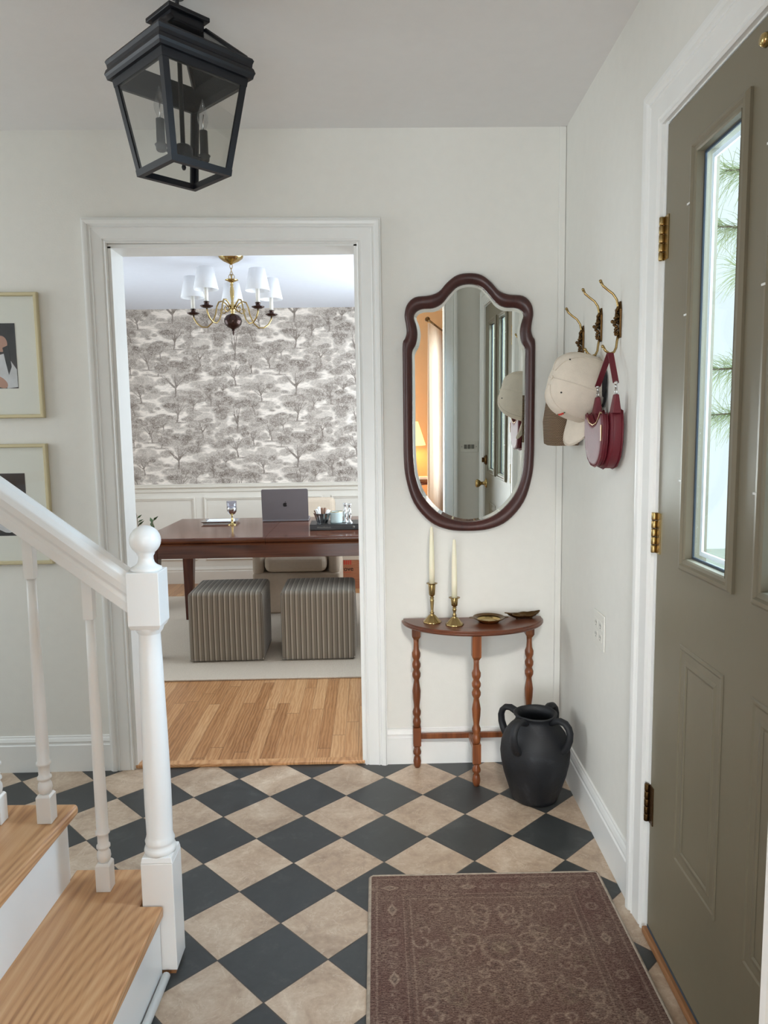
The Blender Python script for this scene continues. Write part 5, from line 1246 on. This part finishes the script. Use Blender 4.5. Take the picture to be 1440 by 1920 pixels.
def handbag():
    t, z = 0.672, 1.322
    r = rwroot('handbag', t, 0.0, z); tag(r, 'burgundy leather half-moon shoulder bag hanging nearest the entry door', 'bag')
    # half-moon outline in (x along wall, z)
    out = [(-0.100, 0.060), (-0.108, 0.020), (-0.104, -0.030), (-0.088, -0.072), (-0.056, -0.100), (-0.015, -0.110), (0.030, -0.106), (0.070, -0.086), (0.098, -0.050), (0.110, -0.005), (0.110, 0.038), (0.104, 0.062), (0.086, 0.066), (0.068, 0.048), (0.040, 0.032), (0.0, 0.024), (-0.040, 0.030), (-0.066, 0.046), (-0.084, 0.064)]
    def body(a0, a1, sc, name):
        m = M(); cz = -0.035; rg = []
        for f, q in ((0.0, 0.93), (0.12, 0.99), (0.35, 1.0), (0.65, 1.0), (0.88, 0.99), (1.0, 0.93), (1.04, 0.80)):
            rg.append([(x*q*sc, a0+(a1-a0)*f, (zz-cz)*q*sc+cz) for x, zz in out])
        m.loft(rg, smooth=True); return m.build(name, 'leather', r, sub=1)
    body(0.006, 0.046, 1.0, 'body'); body(0.047, 0.068, 0.90, 'front_pocket')
    for aa, sc in ((0.012, 0.985), (0.040, 0.985), (0.052, 0.90), (0.064, 0.90)):
        M().tube([(x*sc, aa, (zz+0.035)*sc-0.035) for x, zz in out], 0.0022, 6, closed=True).build('piping', 'leather', r)
    M().tube([(x*0.90, 0.0685, (zz+0.035)*0.90-0.035+0.002) for x, zz in out[13:]+out[:1]], 0.0016, 6).build('zipper', 'zip', r)
    M().box(-0.092, -0.089, 0.068, 0.071, -0.025, 0.02, Matrix.Rotation(0.0, 4, 'Y')).build('zip_pull', 'zip', r)
    # tabs, rings and strap up to the hook
    tx = HT[2][0]-t
    hz = HT[2][1]-0.096-z; hx = -tx
    for s, x in ((-1, -0.094), (1, 0.090)):
        T = Matrix.Translation((x, 0.03, 0.112))
        M().loft([[(x-0.017, 0.018, 0.052), (x+0.017, 0.018, 0.052), (x+0.017, 0.044, 0.052), (x-0.017, 0.044, 0.052)], [(x-0.010, 0.024, 0.105), (x+0.010, 0.024, 0.105), (x+0.010, 0.036, 0.105), (x-0.010, 0.036, 0.105)]], smooth=False).build('tab', 'leather', r, bevel=0.003)
        M().tube([(0.0095*math.cos(a), 0, 0.0095*math.sin(a)) for a in np.linspace(0, 2*PI, 16, endpoint=False)], 0.0018, 8, T, closed=True).build('ring', 'silver', r)
        M().tube([(x, 0.03, 0.120), (x+hx*0.02, 0.031, 0.134)], 0.0035, 8).sphere((x, 0.031, 0.136), 0.006, 10, 8).build('clasp', 'silver', r)
        p0 = Vector((x, 0.031, 0.136)); p1 = Vector((hx+0.004*s, 0.029, hz+0.004))
        n = 8; m = M(); rg = []
        for i in range(n+1):
            p = p0.lerp(p1, i/n); rg.append([(p.x-0.0016, p.y-0.0085, p.z), (p.x+0.0016, p.y-0.0085, p.z), (p.x+0.0016, p.y+0.0085, p.z), (p.x-0.0016, p.y+0.0085, p.z)])
        m.loft(rg, smooth=False); m.build('strap', 'leather', r)
handbag()

# outlet on the entry wall
def outlet():
    r = rwroot('wall_outlet', 0.550, 0, 0.688); tag(r, 'white double wall outlet plate on the entry wall', 'outlet')
    M().box(-0.060, 0.060, 0.0005, 0.006, -0.058, 0.058).build('plate', 'plate', r, bevel=0.003)
    m = M()
    for cx in (-0.024, 0.024):
        for dz in (-0.019, 0.019):
            m.box(cx-0.016, cx+0.016, 0.0055, 0.0072, dz-0.014, dz+0.014)
    m.build('socket_face', 'plate', r, bevel=0.001)
    m = M()
    for cx in (-0.024, 0.024):
        for dz in (-0.019, 0.019):
            for q in (-0.006, 0.006): m.box(cx+q-0.001, cx+q+0.001, 0.0072, 0.0076, dz-0.002, dz+0.006)
            m.box(cx-0.002, cx+0.002, 0.0072, 0.0076, dz-0.009, dz-0.006)
    m.build('slot', 'slot', r)
outlet()

# switch plate seen in the mirror, on the partition beside the camera
def switch():
    r = root('switch_plate', (0.600, YF, 1.16)); tag(r, 'wide switch plate with three small rockers, seen in the mirror', 'switch plate')
    M().box(-0.060, 0.060, 0.0005, 0.005, -0.036, 0.036).build('plate', 'plate', r, bevel=0.002)
    for x in (-0.024, 0.0, 0.024): M().box(x-0.009, x+0.009, 0.005, 0.009, -0.014, 0.014).build('rocker', 'grey', r)
    m = M()
    for x in (-0.048, 0.048): m.box(x-0.002, x+0.002, 0.005, 0.0058, -0.002, 0.002)
    m.build('screw', 'slot', r)
switch()

# ================================================================== LIVING ROOM (seen in the mirror)
def curtain():
    r = root('curtain', (0.600, -1.64, 0), 0.2); tag(r, 'pale linen curtain on a rod, seen in the mirror', 'curtain')
    m = M(); n = 90; top = []; bot = []; LN = 0.92
    for k in range(n+1):
        y = LN*k/n; ph = k*2*PI/9; top.append((0.014*math.sin(ph), y, 2.13)); bot.append((0.030*math.sin(ph)+0.004*math.sin(ph*2.3), y*0.97+0.02, 0.03))
    m.loft([[tuple(Vector(a).lerp(Vector(b), q)) for a, b in zip(top, bot)] for q in np.linspace(0, 1, 8)], closed=False, cap=False)
    c = m.build('cloth', 'curtain', r, fix=False); sd = c.modifiers.new('solid', 'SOLIDIFY'); sd.thickness = 0.002
    R = M().tube([(0, -0.03, 2.15), (0, LN+0.06, 2.15)], 0.009, 12); R.sphere((0, LN+0.08, 2.15), 0.022, 14, 10); R.build('rod', 'brassdark', r)
curtain()
def lamp():
    t = root('side_table', (0.30, -1.43, 0)); tag(t, 'small round side table under the lamp, seen in the mirror', 'table')
    M().lathe([(0.001, 0.70), (0.20, 0.70), (0.205, 0.71), (0.20, 0.725), (0.001, 0.725)], 36).build('tabletop', 'tableleg', t)
    M().lathe([(0.13, 0), (0.13, 0.02), (0.03, 0.05), (0.02, 0.3), (0.03, 0.5), (0.02, 0.69), (0.05, 0.70)], 24).build('pedestal', 'tableleg', t)
    r = root('table_lamp', (0.27, -1.45, 0.725)); tag(r, 'lit table lamp with a conical shade, seen in the mirror', 'lamp')
    M().lathe([(0.07, 0), (0.07, 0.015), (0.02, 0.03), (0.05, 0.10), (0.06, 0.18), (0.03, 0.26), (0.012, 0.29), (0.012, 0.36)], 28).build('base', 'brass', r)
    M().lathe([(0.145, 0.34), (0.146, 0.345), (0.075, 0.565), (0.074, 0.565), (0.1445, 0.345)], 36, cap=False).build('shade', 'lampshade', r)
    l = bpy.data.lights.new('lamp_bulb', 'POINT'); l.energy = 8; l.color = (1.0, 0.50, 0.16); l.shadow_soft_size = 0.05
    o = bpy.data.objects.new('lamp_bulb', l); COL.objects.link(o); o.location = (0.27, -1.45, 0.725+0.42)
    for i, (dz, w_, rz) in enumerate(((0.0, 0.06, 0.2), (0.024, 0.055, -0.1))):
        tag(M().box(-w_, w_, -0.045, 0.045, 0, 0.022).build('book', 'paper' if i else 'stain', None, loc=(0.40, -1.33, 0.726+dz), rz=rz), ('pale book on top of the pair by the lamp, seen in the mirror' if i else 'tan book at the bottom of the pair by the lamp, seen in the mirror'), 'book', 'books on the side table')
lamp()

# pine outside the door
def pine():
    r = root('pine_tree', (3.05, 4.75, -0.7)); tag(r, 'pine boughs with long pale needles outside the entry door glass', 'tree')
    tk = M().tube([(0, 0, 0), (0.02, 0, 1.5), (0, 0, 4.2)], [0.10, 0.08, 0.05], 12)
    rn = random.Random(6); nd = M()
    for bz, L, dy in ((3.25, 1.02, -0.30), (2.95, 0.95, -0.55), (2.42, 1.02, -0.30), (2.15, 0.90, -0.10), (3.6, 0.9, -0.2)):
        tip = Vector((-L, dy, bz-0.05)); base = Vector((0, 0, bz)); tk.tube([base, tip], [0.018, 0.004], 8)
        for k in range(30):
            p = base.lerp(tip, 0.35+0.65*k/29)
            for q in range(9):
                d = Vector((rn.uniform(-1, 0.0), rn.uniform(-0.6, 0.6), rn.uniform(-0.8, 0.6))).normalized(); Ln = rn.uniform(0.14, 0.24)
                nd.tube([p, p+d*Ln*0.6, p+d*Ln+Vector((0, 0, -0.03))], [0.0018, 0.0015, 0.0006], 3)
    tk.build('trunk', 'bark', r); tag(nd.build('needles', 'needle', r, fix=False), None, None, None, 'stuff')
pine()
